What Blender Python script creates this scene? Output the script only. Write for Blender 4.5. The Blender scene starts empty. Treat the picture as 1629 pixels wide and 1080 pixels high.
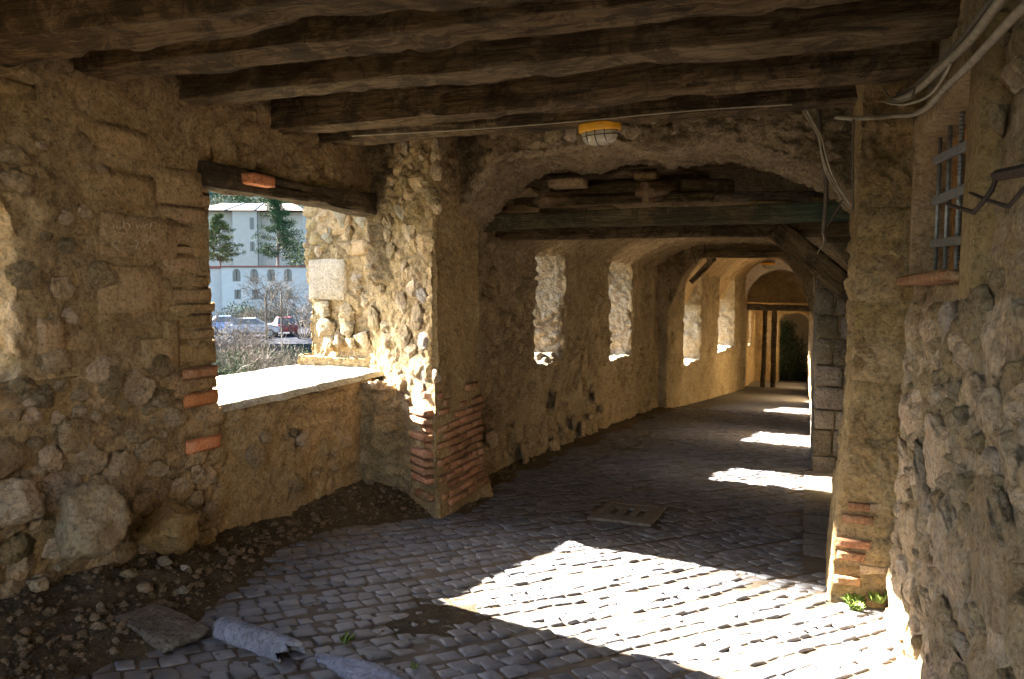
import bpy, bmesh, math, random
import numpy as np
from mathutils import Vector, Matrix, Euler
try:
    import openvdb as vdb
except ImportError:
    import pyopenvdb as vdb

S = bpy.context.scene
C = S.collection
R = math.radians
PI = math.pi

# ------------------------------------------------------------------ camera
F_PX, EYE = 1240.0, 1.6
TH = math.atan(90 / F_PX)
YAW = math.atan(470 * math.cos(TH) / F_PX)
FW = np.array([-math.sin(YAW) * math.cos(TH), math.cos(YAW) * math.cos(TH), -math.sin(TH)])
RT = np.array([math.cos(YAW), math.sin(YAW), 0.0])
UP = np.cross(RT, FW)
EYEP = np.array([0.0, 0.0, EYE])
cam = bpy.data.cameras.new('camera')
cam.sensor_width = 36; cam.sensor_fit = 'HORIZONTAL'
cam.lens = 36 * F_PX / 1629
cam.clip_start = 0.05; cam.clip_end = 3000
co = bpy.data.objects.new('camera', cam); C.objects.link(co)
co.matrix_world = Matrix([[RT[0], UP[0], -FW[0], 0], [RT[1], UP[1], -FW[1], 0], [RT[2], UP[2], -FW[2], EYE], [0, 0, 0, 1]])
S.camera = co

# ------------------------------------------------------------------ world, sun, exposure
SUN_EL, SUN_SLOPE = 26.5, -0.20
w = bpy.data.worlds.new('World'); S.world = w; w.use_nodes = True
nt = w.node_tree; nt.nodes.clear()
sky = nt.nodes.new('ShaderNodeTexSky'); sky.sky_type = 'NISHITA'; sky.sun_disc = False
sky.sun_elevation = R(SUN_EL); sky.sun_rotation = math.atan2(-1, -SUN_SLOPE)
sky.air_density = 1.0; sky.dust_density = 1.2
bg = nt.nodes.new('ShaderNodeBackground'); bg.inputs['Strength'].default_value = 0.055
wo = nt.nodes.new('ShaderNodeOutputWorld')
nt.links.new(sky.outputs[0], bg.inputs[0]); nt.links.new(bg.outputs[0], wo.inputs[0])
sl = bpy.data.lights.new('sun', 'SUN'); sl.energy = 5.0; sl.angle = R(0.53); sl.color = (1, 0.93, 0.82)
so = bpy.data.objects.new('sun', sl); C.objects.link(so)
sd = Vector((1, SUN_SLOPE, -math.tan(R(SUN_EL)) * math.hypot(1, SUN_SLOPE))).normalized()
so.rotation_euler = sd.to_track_quat('-Z', 'Y').to_euler()
so.location = (-30, 5, 20)
S.view_settings.view_transform = 'Standard'; S.view_settings.look = 'None'
S.view_settings.gamma = 1; S.view_settings.use_curve_mapping = False
S.view_settings.exposure = 4.55
cy = S.cycles
cy.max_bounces = 10; cy.diffuse_bounces = 7; cy.glossy_bounces = 3; cy.transmission_bounces = 4
cy.use_denoising = True; cy.caustics_reflective = False; cy.caustics_refractive = False
cy.sample_clamp_indirect = 4.0
try:
    cy.denoiser = 'OPENIMAGEDENOISE'; cy.denoising_input_passes = 'RGB_ALBEDO_NORMAL'
except Exception:
    pass

# ------------------------------------------------------------------ measuring helpers: photo pixel -> point on a real plane
def ray(u, v): return FW + RT * (u - 814.5) / F_PX + UP * (540 - v) / F_PX
def atX(u, v, X): d = ray(u, v); return Vector(EYEP + d * (X / d[0]))
def atY(u, v, Y): d = ray(u, v); return Vector(EYEP + d * (Y / d[1]))
def atD(u, v, D): return Vector(EYEP + ray(u, v) * D)
SL = 0.08
def atF(u, v, c=0.0): d = ray(u, v); return Vector(EYEP + d * ((c - EYE) / (d[2] + SL * d[1])))
def fz(y): return -SL * y
def project(p):
    q = np.array(p) - EYEP; k = q @ FW
    return 814.5 + F_PX * (q @ RT) / k, 540 - F_PX * (q @ UP) / k, k

# ------------------------------------------------------------------ numpy noise
def h3(ix, iy, iz, s):
    n = (ix.astype(np.int64) * 73856093) ^ (iy.astype(np.int64) * 19349663) ^ (iz.astype(np.int64) * 83492791) ^ (s * 2654435761 & 0xffffffff)
    n = (n ^ (n >> 13)) * 1274126177 & 0xffffffff
    n = (n ^ (n >> 16)) * 2246822519 & 0xffffffff
    n = n ^ (n >> 15)
    return (n & 0xffffff) / float(0xffffff)
def vnoise(P, s=0):
    i = np.floor(P).astype(np.int64); f = P - i; f = f * f * (3 - 2 * f)
    r = 0
    for dx in (0, 1):
        wx = f[:, 0] if dx else 1 - f[:, 0]
        for dy in (0, 1):
            wy = f[:, 1] if dy else 1 - f[:, 1]
            for dz in (0, 1):
                wz = f[:, 2] if dz else 1 - f[:, 2]
                r = r + wx * wy * wz * h3(i[:, 0] + dx, i[:, 1] + dy, i[:, 2] + dz, s)
    return r * 2 - 1
def fbm(P, s=0, o=4, g=0.5):
    a, t, r = 1.0, 0.0, 0
    for k in range(o):
        r = r + a * vnoise(P * (2.03 ** k) + 7.3 * k, s + k); t += a; a *= g
    return r / t
def worley(P, s=0, jit=0.9):
    i = np.floor(P).astype(np.int64); n = len(P)
    f1 = np.full(n, 9.0); f2 = np.full(n, 9.0); cid = np.zeros(n)
    for dx in (-1, 0, 1):
        for dy in (-1, 0, 1):
            for dz in (-1, 0, 1):
                a, b, c = i[:, 0] + dx, i[:, 1] + dy, i[:, 2] + dz
                px = a + .5 + jit * (h3(a, b, c, s) - .5); py = b + .5 + jit * (h3(a, b, c, s + 11) - .5); pz = c + .5 + jit * (h3(a, b, c, s + 23) - .5)
                d = np.sqrt((P[:, 0] - px) ** 2 + (P[:, 1] - py) ** 2 + (P[:, 2] - pz) ** 2)
                nw = d < f1
                f2 = np.where(nw, f1, np.minimum(f2, d)); cid = np.where(nw, h3(a, b, c, s + 37), cid); f1 = np.where(nw, d, f1)
    return f1, f2, cid
def sst(a, b, x):
    t = np.clip((x - a) / (b - a), 0, 1); return t * t * (3 - 2 * t)

# ------------------------------------------------------------------ object helpers
def props(o, label=None, cat=None, group=None, kind=None):
    if label: o['label'] = label
    if cat: o['category'] = cat
    if group: o['group'] = group
    if kind: o['kind'] = kind
    return o
def np_mesh(name, V, Fq, smooth=True):
    V = np.asarray(V, dtype=np.float32); Fq = np.asarray(Fq, dtype=np.int32)
    me = bpy.data.meshes.new(name); k = Fq.shape[1]
    me.vertices.add(len(V)); me.vertices.foreach_set('co', V.ravel())
    me.loops.add(Fq.size); me.loops.foreach_set('vertex_index', Fq.ravel())
    me.polygons.add(len(Fq)); me.polygons.foreach_set('loop_start', np.arange(0, Fq.size, k, dtype=np.int32))
    me.polygons.foreach_set('loop_total', np.full(len(Fq), k, dtype=np.int32))
    me.update(calc_edges=True); me.validate()
    if smooth: me.shade_smooth()
    return me
def link(name, me, m=None, parent=None, loc=None):
    o = bpy.data.objects.new(name, me); C.objects.link(o)
    if m is not None and me is not None and len(me.materials) == 0: me.materials.append(m)
    if parent is not None: o.parent = parent
    if loc is not None: o.location = loc
    return o
def empty(name, loc, label, cat, group=None, rz=0):
    o = bpy.data.objects.new(name, None); C.objects.link(o); o.location = loc; o.rotation_euler.z = rz
    o.empty_display_size = .2
    return props(o, label, cat, group)
def bm_obj(name, bm, m, parent=None, loc=None, smooth=False):
    me = bpy.data.meshes.new(name); bm.to_mesh(me); bm.free()
    if smooth: me.shade_smooth()
    return link(name, me, m, parent, loc)
def bx(bm, x0, x1, y0, y1, z0, z1, mtx=None):
    vs = [bm.verts.new((x, y, z)) for x in (x0, x1) for y in (y0, y1) for z in (z0, z1)]
    for f in ((0, 1, 3, 2), (4, 6, 7, 5), (0, 4, 5, 1), (2, 3, 7, 6), (0, 2, 6, 4), (1, 5, 7, 3)): bm.faces.new([vs[i] for i in f])
    if mtx is not None: bmesh.ops.transform(bm, matrix=mtx, verts=vs)
    return vs
def tube(bm, pts, rad, n=8, cap=True):
    pts = [Vector(p) for p in pts]; rings = []
    if not isinstance(rad, (list, tuple)): rad = [rad] * len(pts)
    prev = None
    for i, p in enumerate(pts):
        t = (pts[min(i + 1, len(pts) - 1)] - pts[max(i - 1, 0)]).normalized()
        if prev is None:
            a = t.orthogonal().normalized()
        else:
            a = (prev - t * prev.dot(t)).normalized()
        prev = a; b = t.cross(a)
        rings.append([bm.verts.new(p + (a * math.cos(2 * PI * k / n) + b * math.sin(2 * PI * k / n)) * rad[i]) for k in range(n)])
    for i in range(len(rings) - 1):
        for k in range(n): bm.faces.new((rings[i][k], rings[i][(k + 1) % n], rings[i + 1][(k + 1) % n], rings[i + 1][k]))
    if cap:
        bm.faces.new(list(reversed(rings[0]))); bm.faces.new(rings[-1])
def smooth_path(pts, n=6):
    pts = [Vector(p) for p in pts]; out = []
    for i in range(len(pts) - 1):
        p0, p1, p2, p3 = pts[max(i - 1, 0)], pts[i], pts[i + 1], pts[min(i + 2, len(pts) - 1)]
        for k in range(n):
            t = k / n
            out.append(.5 * ((2 * p1) + (p2 - p0) * t + (2 * p0 - 5 * p1 + 4 * p2 - p3) * t * t + (3 * p1 - p0 - 3 * p2 + p3) * t ** 3))
    return out + [pts[-1]]

# ------------------------------------------------------------------ materials
def new_mat(name):
    m = bpy.data.materials.new(name); m.use_nodes = True
    t = m.node_tree; t.nodes.clear()
    o = t.nodes.new('ShaderNodeOutputMaterial'); b = t.nodes.new('ShaderNodeBsdfPrincipled')
    t.links.new(b.outputs[0], o.inputs[0])
    return m, t, b
class NB:
    def __init__(s, t): s.t = t
    def n(s, ty, **k):
        x = s.t.nodes.new(ty)
        for a, v in k.items(): setattr(x, a, v)
        return x
    def L(s, a, b): s.t.links.new(a, b)
    def noise(s, vec, sc, det=6, rough=.6, dist=0.0):
        x = s.n('ShaderNodeTexNoise'); x.inputs['Scale'].default_value = sc; x.inputs['Detail'].default_value = det
        x.inputs['Roughness'].default_value = rough; x.inputs['Distortion'].default_value = dist
        if vec is not None: s.L(vec, x.inputs['Vector'])
        return x.outputs['Fac']
    def ramp(s, fac, stops):
        x = s.n('ShaderNodeValToRGB'); e = x.color_ramp.elements
        while len(e) < len(stops): e.new(.5)
        for i, (p, c) in enumerate(stops):
            e[i].position = p; e[i].color = (c if len(c) == 4 else (*c, 1)) if isinstance(c, (tuple, list)) else (c, c, c, 1)
        s.L(fac, x.inputs[0]); return x.outputs[0]
    def mix(s, fac, a, b, mode='MIX'):
        x = s.n('ShaderNodeMix', data_type='RGBA', blend_type=mode)
        for v, i in ((fac, 0), (a, 6), (b, 7)):
            if isinstance(v, (int, float)): x.inputs[i].default_value = v
            elif isinstance(v, (tuple, list)): x.inputs[i].default_value = (*v[:3], 1)
            else: s.L(v, x.inputs[i])
        return x.outputs[2]
    def math(s, op, a, b=0.0):
        x = s.n('ShaderNodeMath', operation=op)
        for v, i in ((a, 0), (b, 1)):
            if isinstance(v, (int, float)): x.inputs[i].default_value = v
            else: s.L(v, x.inputs[i])
        return x.outputs[0]
    def bump(s, h, strength, dist, nrm=None):
        x = s.n('ShaderNodeBump'); x.inputs['Strength'].default_value = strength; x.inputs['Distance'].default_value = dist
        s.L(h, x.inputs['Height'])
        if nrm is not None: s.L(nrm, x.inputs['Normal'])
        return x.outputs[0]
    def mapping(s, vec, scale=(1, 1, 1), loc=None):
        x = s.n('ShaderNodeMapping'); x.inputs['Scale'].default_value = scale
        s.L(vec, x.inputs['Vector'])
        if loc is not None: s.L(loc, x.inputs['Location'])
        return x.outputs[0]

def stone_mat(name, c0, c1, c2, joint=(.30, .25, .18), pale=(.55, .50, .42), pale_amt=.35, obj_random=False, scale=1.0, rough=.92, bump=1.0, dark=.55, var=.5, moss=0.0):
    m, t, b = new_mat(name); q = NB(t)
    pos = q.n('ShaderNodeNewGeometry').outputs['Position']
    if obj_random:
        oi = q.n('ShaderNodeObjectInfo'); rnd = oi.outputs['Random']
        add = q.n('ShaderNodeVectorMath', operation='ADD'); q.L(pos, add.inputs[0])
        comb = q.n('ShaderNodeCombineXYZ'); q.L(q.math('MULTIPLY', rnd, 37.0), comb.inputs[0]); q.L(q.math('MULTIPLY', rnd, 91.0), comb.inputs[2])
        q.L(comb.outputs[0], add.inputs[1]); vec = add.outputs[0]
    else:
        vec = pos; a = q.n('ShaderNodeAttribute', attribute_name='tone'); rnd = a.outputs['Fac']
    n1 = q.noise(vec, 1.1 * scale, 9, .65, .4); n2 = q.noise(vec, 6 * scale, 8, .7, .8); n3 = q.noise(vec, 42 * scale, 6, .7)
    col = q.ramp(n1, [(.33, c0), (.5, c1), (.66, c2)])
    col = q.mix(q.math('MULTIPLY', q.ramp(n2, [(.38, 0.0), (.62, 1.0)]), .55), col, q.mix(.5, c2, pale))
    # per-stone shade and warmth
    vv = q.math('ADD', q.math('MULTIPLY', rnd, var), 1 - var * .55)
    col = q.mix(1.0, col, q.n('ShaderNodeCombineColor').outputs[0], 'MULTIPLY') if False else col
    cc = q.n('ShaderNodeCombineColor'); q.L(vv, cc.inputs[0]); q.L(vv, cc.inputs[1]); q.L(q.math('MULTIPLY', vv, q.math('ADD', q.math('MULTIPLY', rnd, .25), .88)), cc.inputs[2])
    col = q.mix(1.0, col, cc.outputs[0], 'MULTIPLY')
    # pale lime blooms with shapes of their own
    pf = q.math('MULTIPLY', q.ramp(q.noise(vec, 2.3 * scale, 10, .75, 1.2), [(.56, 0.0), (.66, 1.0)]), pale_amt)
    col = q.mix(pf, col, pale)
    if not obj_random:
        j = q.n('ShaderNodeAttribute', attribute_name='joint')
        col = q.mix(q.math('MULTIPLY', j.outputs['Fac'], .75), col, joint)
        rlitf = q.n('ShaderNodeAttribute', attribute_name='reveal_lit').outputs['Fac']
        col = q.mix(q.math('MULTIPLY', rlitf, .5), col, (.50, .42, .32))  # window reveals coloured paler, standing in for light on the jambs
    # dark grime patches and pits
    gf = q.math('MULTIPLY', q.ramp(q.noise(vec, 1.7 * scale, 12, .78, .6), [(.50, 0.0), (.63, 1.0)]), dark)
    col = q.mix(gf, col, q.mix(1.0, col, (.34, .29, .24), 'MULTIPLY'))
    pit = q.ramp(n3, [(.37, .30), (.46, .85), (.52, 1.0), (.64, 1.2)])
    col = q.mix(.62, col, pit, 'MULTIPLY')
    spk = q.math('MULTIPLY', q.ramp(q.noise(vec, 75 * scale, 3, .6), [(.59, 0.0), (.68, 1.0)]), .45)
    col = q.mix(spk, col, pale)
    if moss > 0:
        sx = q.n('ShaderNodeSeparateXYZ'); q.L(pos, sx.inputs[0])
        mf = q.math('MULTIPLY', q.ramp(q.noise(vec, 3.5, 8, .7), [(.45, 0.0), (.6, 1.0)]), moss)
        col = q.mix(mf, col, (.16, .15, .04))
    n5 = q.noise(vec, 13 * scale, 9, .75, 1.0)
    col = q.mix(q.math('MULTIPLY', q.ramp(q.noise(vec, .9 * scale, 4, .6), [(.35, .25), (.65, 1.0)]), .75), col, q.ramp(n5, [(.37, .34), (.47, .82), (.56, 1.0), (.67, 1.3)]), 'MULTIPLY')
    crk = q.ramp(q.noise(vec, 4.2 * scale, 8, .68, .9), [(.485, 1.0), (.498, .38), (.503, .38), (.516, 1.0)])
    col = q.mix(.55 * (1 if bump > .45 else .3), col, crk, 'MULTIPLY')
    q.L(col, b.inputs['Base Color']); b.inputs['Roughness'].default_value = rough
    b.inputs['Specular IOR Level'].default_value = .25
    h1 = q.noise(vec, 14 * scale, 10, .72, .3)
    vo = q.n('ShaderNodeTexVoronoi', feature='F1'); vo.inputs['Scale'].default_value = 30 * scale; q.L(vec, vo.inputs['Vector'])
    hh = q.math('ADD', h1, q.math('MULTIPLY', vo.outputs['Distance'], .25))
    nb = q.bump(hh, .95 * bump, .06)
    nb = q.bump(n5, .8 * bump, .03, nb)
    nb = q.bump(n3, .6 * bump, .010, nb)
    q.L(nb, b.inputs['Normal'])
    return m

def wood_mat(name, c0, c1, dark=(.03, .024, .018), axis=0, paint=None):
    m, t, b = new_mat(name); q = NB(t)
    pos = q.n('ShaderNodeTexCoord').outputs['Object']
    sc = [9, 9, 9]; sc[axis] = .7
    oi = q.n('ShaderNodeObjectInfo').outputs['Random']
    comb = q.n('ShaderNodeCombineXYZ'); q.L(q.math('MULTIPLY', oi, 40.0), comb.inputs[0]); q.L(q.math('MULTIPLY', oi, 17.0), comb.inputs[1])
    v1 = q.mapping(pos, tuple(sc), comb.outputs[0])
    g = q.noise(v1, 2.2, 10, .7, 1.5); g2 = q.noise(v1, 9, 6, .7, .4)
    col = q.ramp(g, [(.32, dark), (.46, c0), (.64, c1)])
    col = q.mix(.6, col, q.ramp(g2, [(.3, .4), (.6, 1.0)]), 'MULTIPLY')
    pl = q.mapping(pos, (1, 1, 1), comb.outputs[0])
    patch = q.ramp(q.noise(pl, 2.4, 10, .78, 1.2), [(.48, 0.0), (.54, 1.0)])
    col = q.mix(q.math('MULTIPLY', patch, .7), col, dark)
    dust = q.ramp(q.noise(pl, 5, 9, .8, .6), [(.54, 0.0), (.66, 1.0)])
    col = q.mix(q.math('MULTIPLY', dust, .55), col, (.30, .22, .13))
    if paint:
        pm = q.ramp(q.noise(pl, 1.1, 8, .7, .5), [(.40, 0.0), (.50, 1.0)])
        sx = q.n('ShaderNodeSeparateXYZ'); q.L(pos, sx.inputs[0])
        pe = q.ramp(q.math('MULTIPLY', sx.outputs[0], .25), [(.76, .04), (.90, .9)])
        col = q.mix(q.math('MULTIPLY', q.math('MULTIPLY', pm, pe), .75), col, paint)
    q.L(col, b.inputs['Base Color']); b.inputs['Roughness'].default_value = .85
    b.inputs['Specular IOR Level'].default_value = .2
    nb = q.bump(g, 1.0, .05); nb = q.bump(g2, .9, .02, nb); q.L(nb, b.inputs['Normal'])
    return m

def plain(name, col, rough=.6, metal=0.0, nscale=8, var=.25, bump=.2, emit=None, spec=.4):
    m, t, b = new_mat(name); q = NB(t)
    pos = q.n('ShaderNodeTexCoord').outputs['Object']
    n = q.noise(pos, nscale, 8, .7, .3)
    lo = tuple(c * (1 - var) for c in col); hi = tuple(min(1, c * (1 + var)) for c in col)
    q.L(q.ramp(n, [(.35, lo), (.65, hi)]), b.inputs['Base Color'])
    b.inputs['Roughness'].default_value = rough; b.inputs['Metallic'].default_value = metal
    b.inputs['Specular IOR Level'].default_value = spec
    if bump: q.L(q.bump(n, bump, .01), b.inputs['Normal'])
    return m

M = {}
M['rubble'] = stone_mat('ochre rubble', (.355, .235, .108), (.49, .338, .16), (.575, .42, .22), joint=(.30, .22, .12), pale=(.60, .50, .36), pale_amt=.35, dark=.4)
M['rubble_r'] = stone_mat('tan rubble', (.38, .255, .12), (.50, .35, .175), (.58, .435, .24), joint=(.40, .33, .24), pale=(.64, .60, .54), pale_amt=.6, dark=.3)
M['stucco'] = stone_mat('old ochre plaster', (.37, .245, .108), (.51, .352, .162), (.59, .432, .225), joint=(.30, .22, .12), pale=(.56, .46, .31), pale_amt=.25, dark=.42)
M['stucco_f'] = stone_mat('weathered render', (.30, .22, .12), (.43, .325, .18), (.54, .42, .255), joint=(.30, .22, .12), pale=(.60, .52, .40), pale_amt=.4, dark=.55)
M['stucco_y'] = stone_mat('yellow plaster', (.36, .275, .15), (.48, .375, .215), (.57, .46, .285), joint=(.38, .28, .14), pale=(.6, .5, .34), pale_amt=.2, dark=.3)
M['vault'] = stone_mat('grimy vault mortar', (.24, .175, .10), (.36, .27, .155), (.48, .375, .23), joint=(.2, .15, .08), pale=(.44, .35, .23), pale_amt=.45, dark=.75)
M['pier_tuff'] = stone_mat('pier tuff', (.42, .26, .10), (.55, .36, .145), (.62, .44, .20), pale=(.62, .5, .34), pale_amt=.3, dark=.45, bump=1.3)
M['stone'] = stone_mat('fieldstone', (.31, .215, .11), (.43, .315, .17), (.52, .40, .235), pale=(.56, .50, .42), pale_amt=.3, obj_random=True, dark=.35, var=.65)
M['stone_tan'] = stone_mat('tan fieldstone', (.38, .25, .125), (.50, .345, .175), (.58, .425, .235), pale=(.62, .57, .50), pale_amt=.35, obj_random=True, dark=.3, var=.7)
M['stone_grey'] = stone_mat('grey brown fieldstone', (.25, .185, .11), (.35, .265, .165), (.43, .335, .22), pale=(.52, .46, .38), pale_amt=.3, obj_random=True, dark=.3, var=.8)
M['stone_pale'] = stone_mat('pale limestone', (.33, .27, .19), (.43, .36, .27), (.50, .44, .35), pale=(.66, .63, .58), pale_amt=.5, obj_random=True, dark=.2, var=.4)
M['ashlar'] = stone_mat('tuff block', (.30, .20, .095), (.40, .27, .13), (.47, .335, .175), pale=(.45, .37, .26), pale_amt=.15, obj_random=True, dark=.25, bump=.6, var=.35)
M['ashlar_p'] = stone_mat('pale tuff block', (.28, .22, .15), (.35, .28, .19), (.41, .34, .24), pale=(.55, .5, .42), pale_amt=.4, obj_random=True, dark=.2, bump=.5, var=.15)
M['block_grey'] = stone_mat('grey tuff block', (.17, .14, .105), (.24, .20, .15), (.31, .27, .21), pale=(.42, .38, .32), pale_amt=.25, obj_random=True, dark=.3, var=.5)
M['brick'] = stone_mat('red brick', (.36, .15, .075), (.46, .20, .10), (.50, .27, .14), pale=(.52, .40, .26), pale_amt=.75, obj_random=True, dark=.45, bump=.5, var=.6, scale=2)
M['brick_new'] = stone_mat('clean orange brick', (.50, .17, .06), (.58, .21, .08), (.62, .25, .10), pale=(.6, .38, .24), pale_amt=.1, obj_random=True, dark=.1, bump=.3, var=.25, scale=2)
M['sill'] = stone_mat('sill mortar', (.46, .42, .35), (.56, .51, .44), (.62, .58, .5), pale=(.68, .65, .6), pale_amt=.3, dark=.12, bump=.5)
M['wood'] = wood_mat('old dark oak', (.17, .115, .06), (.31, .215, .12), dark=(.035, .026, .018))
M['wood_b'] = wood_mat('weathered oak', (.19, .135, .075), (.34, .25, .15), dark=(.06, .045, .03))
M['log_w'] = wood_mat('pale log', (.42, .29, .17), (.55, .40, .25), dark=(.28, .18, .11))
M['lintel_w'] = wood_mat('mortar-smeared lintel', (.12, .085, .05), (.24, .18, .11), dark=(.04, .03, .02))
M['wood_green'] = wood_mat('painted plank', (.15, .115, .065), (.25, .20, .12), dark=(.05, .045, .03), paint=(.05, .115, .085))
M['wood_grey'] = wood_mat('grey plank', (.24, .20, .16), (.38, .33, .27), dark=(.10, .085, .07))
M['dirt'] = stone_mat('packed dirt', (.13, .09, .052), (.19, .135, .08), (.25, .18, .11), pale=(.28, .23, .17), pale_amt=.25, dark=.3, scale=2.5)
M['gravel'] = stone_mat('crumbled mortar', (.20, .135, .07), (.30, .205, .11), (.40, .29, .165), pale=(.45, .38, .28), pale_amt=.4, dark=.4, scale=3)
M['plaster_arch'] = stone_mat('pale smooth plaster', (.58, .50, .42), (.66, .58, .50), (.7, .63, .55), pale=(.65, .6, .54), pale_amt=.2, dark=.15, bump=.3)
M['iron'] = plain('galvanised bar', (.26, .27, .28), .5, .6, 30, .3, .3)
M['rust'] = plain('rusted iron', (.045, .03, .022), .75, .4, 25, .4, .5)
M['yellow'] = plain('yellow plastic rim', (.72, .36, .02), .45, 0, 12, .12, .05)
M['cable'] = plain('grey cable sheath', (.26, .22, .16), .6, 0, 20, .3, .2)
M['cable_d'] = plain('dark cable sheath', (.09, .07, .05), .7, 0, 20, .3, .2)
M['black'] = plain('black wire', (.02, .02, .02), .5)
M['grass'] = plain('weed leaf', (.12, .17, .03), .6, 0, 10, .35, 0)
M['chalk'] = plain('chalk scratch', (.44, .36, .27), .95, 0, 60, .2, 0)

def cobble_mat():
    m, t, b = new_mat('basalt sett'); q = NB(t)
    pos = q.n('ShaderNodeNewGeometry').outputs['Position']
    a = q.n('ShaderNodeAttribute', attribute_name='tone').outputs['Fac']
    oi = q.n('ShaderNodeObjectInfo').outputs['Random']
    r = q.math('FRACT', q.math('ADD', a, oi))
    n1 = q.noise(pos, 12, 9, .7, .5); n0 = q.noise(pos, .9, 6, .6)
    col = q.ramp(n1, [(.3, (.075, .077, .092)), (.5, (.135, .137, .155)), (.7, (.215, .215, .23))])
    v = q.math('ADD', q.math('MULTIPLY', r, .6), .68)
    cc = q.n('ShaderNodeCombineColor'); q.L(v, cc.inputs[0]); q.L(v, cc.inputs[1]); q.L(v, cc.inputs[2])
    col = q.mix(1, col, cc.outputs[0], 'MULTIPLY')
    dust = q.ramp(q.math('ADD', q.math('MULTIPLY', q.noise(pos, 25, 8, .75), .5), q.math('MULTIPLY', n0, .5)), [(.46, 0.0), (.62, 1.0)])
    col = q.mix(q.math('MULTIPLY', dust, .45), col, (.24, .19, .13))
    q.L(col, b.inputs['Base Color'])
    q.L(q.ramp(n1, [(.3, .42), (.7, .72)]), b.inputs['Roughness'])
    b.inputs['Specular IOR Level'].default_value = .45
    nb = q.bump(n1, .45, .012); nb = q.bump(q.noise(pos, 90, 5, .7), .35, .004, nb); q.L(nb, b.inputs['Normal'])
    return m
M['cobble'] = cobble_mat()

def floor_mat():
    m, t, b = new_mat('sand between setts'); q = NB(t)
    pos = q.n('ShaderNodeNewGeometry').outputs['Position']
    mp = q.n('ShaderNodeMapping'); mp.inputs['Rotation'].default_value = (0, 0, R(-50)); mp.inputs['Scale'].default_value = (5.5, 8, 1); q.L(pos, mp.inputs['Vector'])
    vo = q.n('ShaderNodeTexVoronoi', feature='DISTANCE_TO_EDGE', voronoi_dimensions='2D'); vo.inputs['Scale'].default_value = 1; vo.inputs['Randomness'].default_value = .55; q.L(mp.outputs[0], vo.inputs['Vector'])
    e = q.ramp(vo.outputs['Distance'], [(.02, 0.0), (.12, 1.0)])
    n = q.noise(pos, 9, 9, .7)
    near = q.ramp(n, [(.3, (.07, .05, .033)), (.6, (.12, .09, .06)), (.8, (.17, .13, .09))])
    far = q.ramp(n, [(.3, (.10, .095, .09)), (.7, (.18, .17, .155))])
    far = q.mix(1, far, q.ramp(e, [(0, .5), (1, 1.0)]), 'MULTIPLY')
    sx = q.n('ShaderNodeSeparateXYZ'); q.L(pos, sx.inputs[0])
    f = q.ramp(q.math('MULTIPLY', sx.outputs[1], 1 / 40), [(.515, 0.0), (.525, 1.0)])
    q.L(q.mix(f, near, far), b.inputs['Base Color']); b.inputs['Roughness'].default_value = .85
    h = q.math('ADD', q.math('MULTIPLY', e, f), q.math('MULTIPLY', n, .6))
    q.L(q.bump(h, .6, .02), b.inputs['Normal'])
    return m
M['floor'] = floor_mat()

# ------------------------------------------------------------------ masonry builder: solid shape -> mesh -> carved relief
def sbox(X, Y, Z, lo, hi):
    qx = np.abs(X - (lo[0] + hi[0]) / 2) - (hi[0] - lo[0]) / 2
    qy = np.abs(Y - (lo[1] + hi[1]) / 2) - (hi[1] - lo[1]) / 2
    qz = np.abs(Z - (lo[2] + hi[2]) / 2) - (hi[2] - lo[2]) / 2
    return np.maximum(np.maximum(qx, qy), qz)
def sarch(X, Y, Z, lo, hi, rise, axis='X'):
    """opening through a wall, with a rounded head"""
    A, c0, c1 = (Y, lo[1], hi[1]) if axis == 'X' else (X, lo[0], hi[0])
    cc, hw = (c0 + c1) / 2, (c1 - c0) / 2
    top = hi[2] - rise + rise * np.sqrt(np.clip(1 - ((A - cc) / hw) ** 2, 0, 1))
    return np.maximum(sbox(X, Y, Z, lo, (hi[0], hi[1], hi[2] + .01)), (Z - top) * .8)

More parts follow.
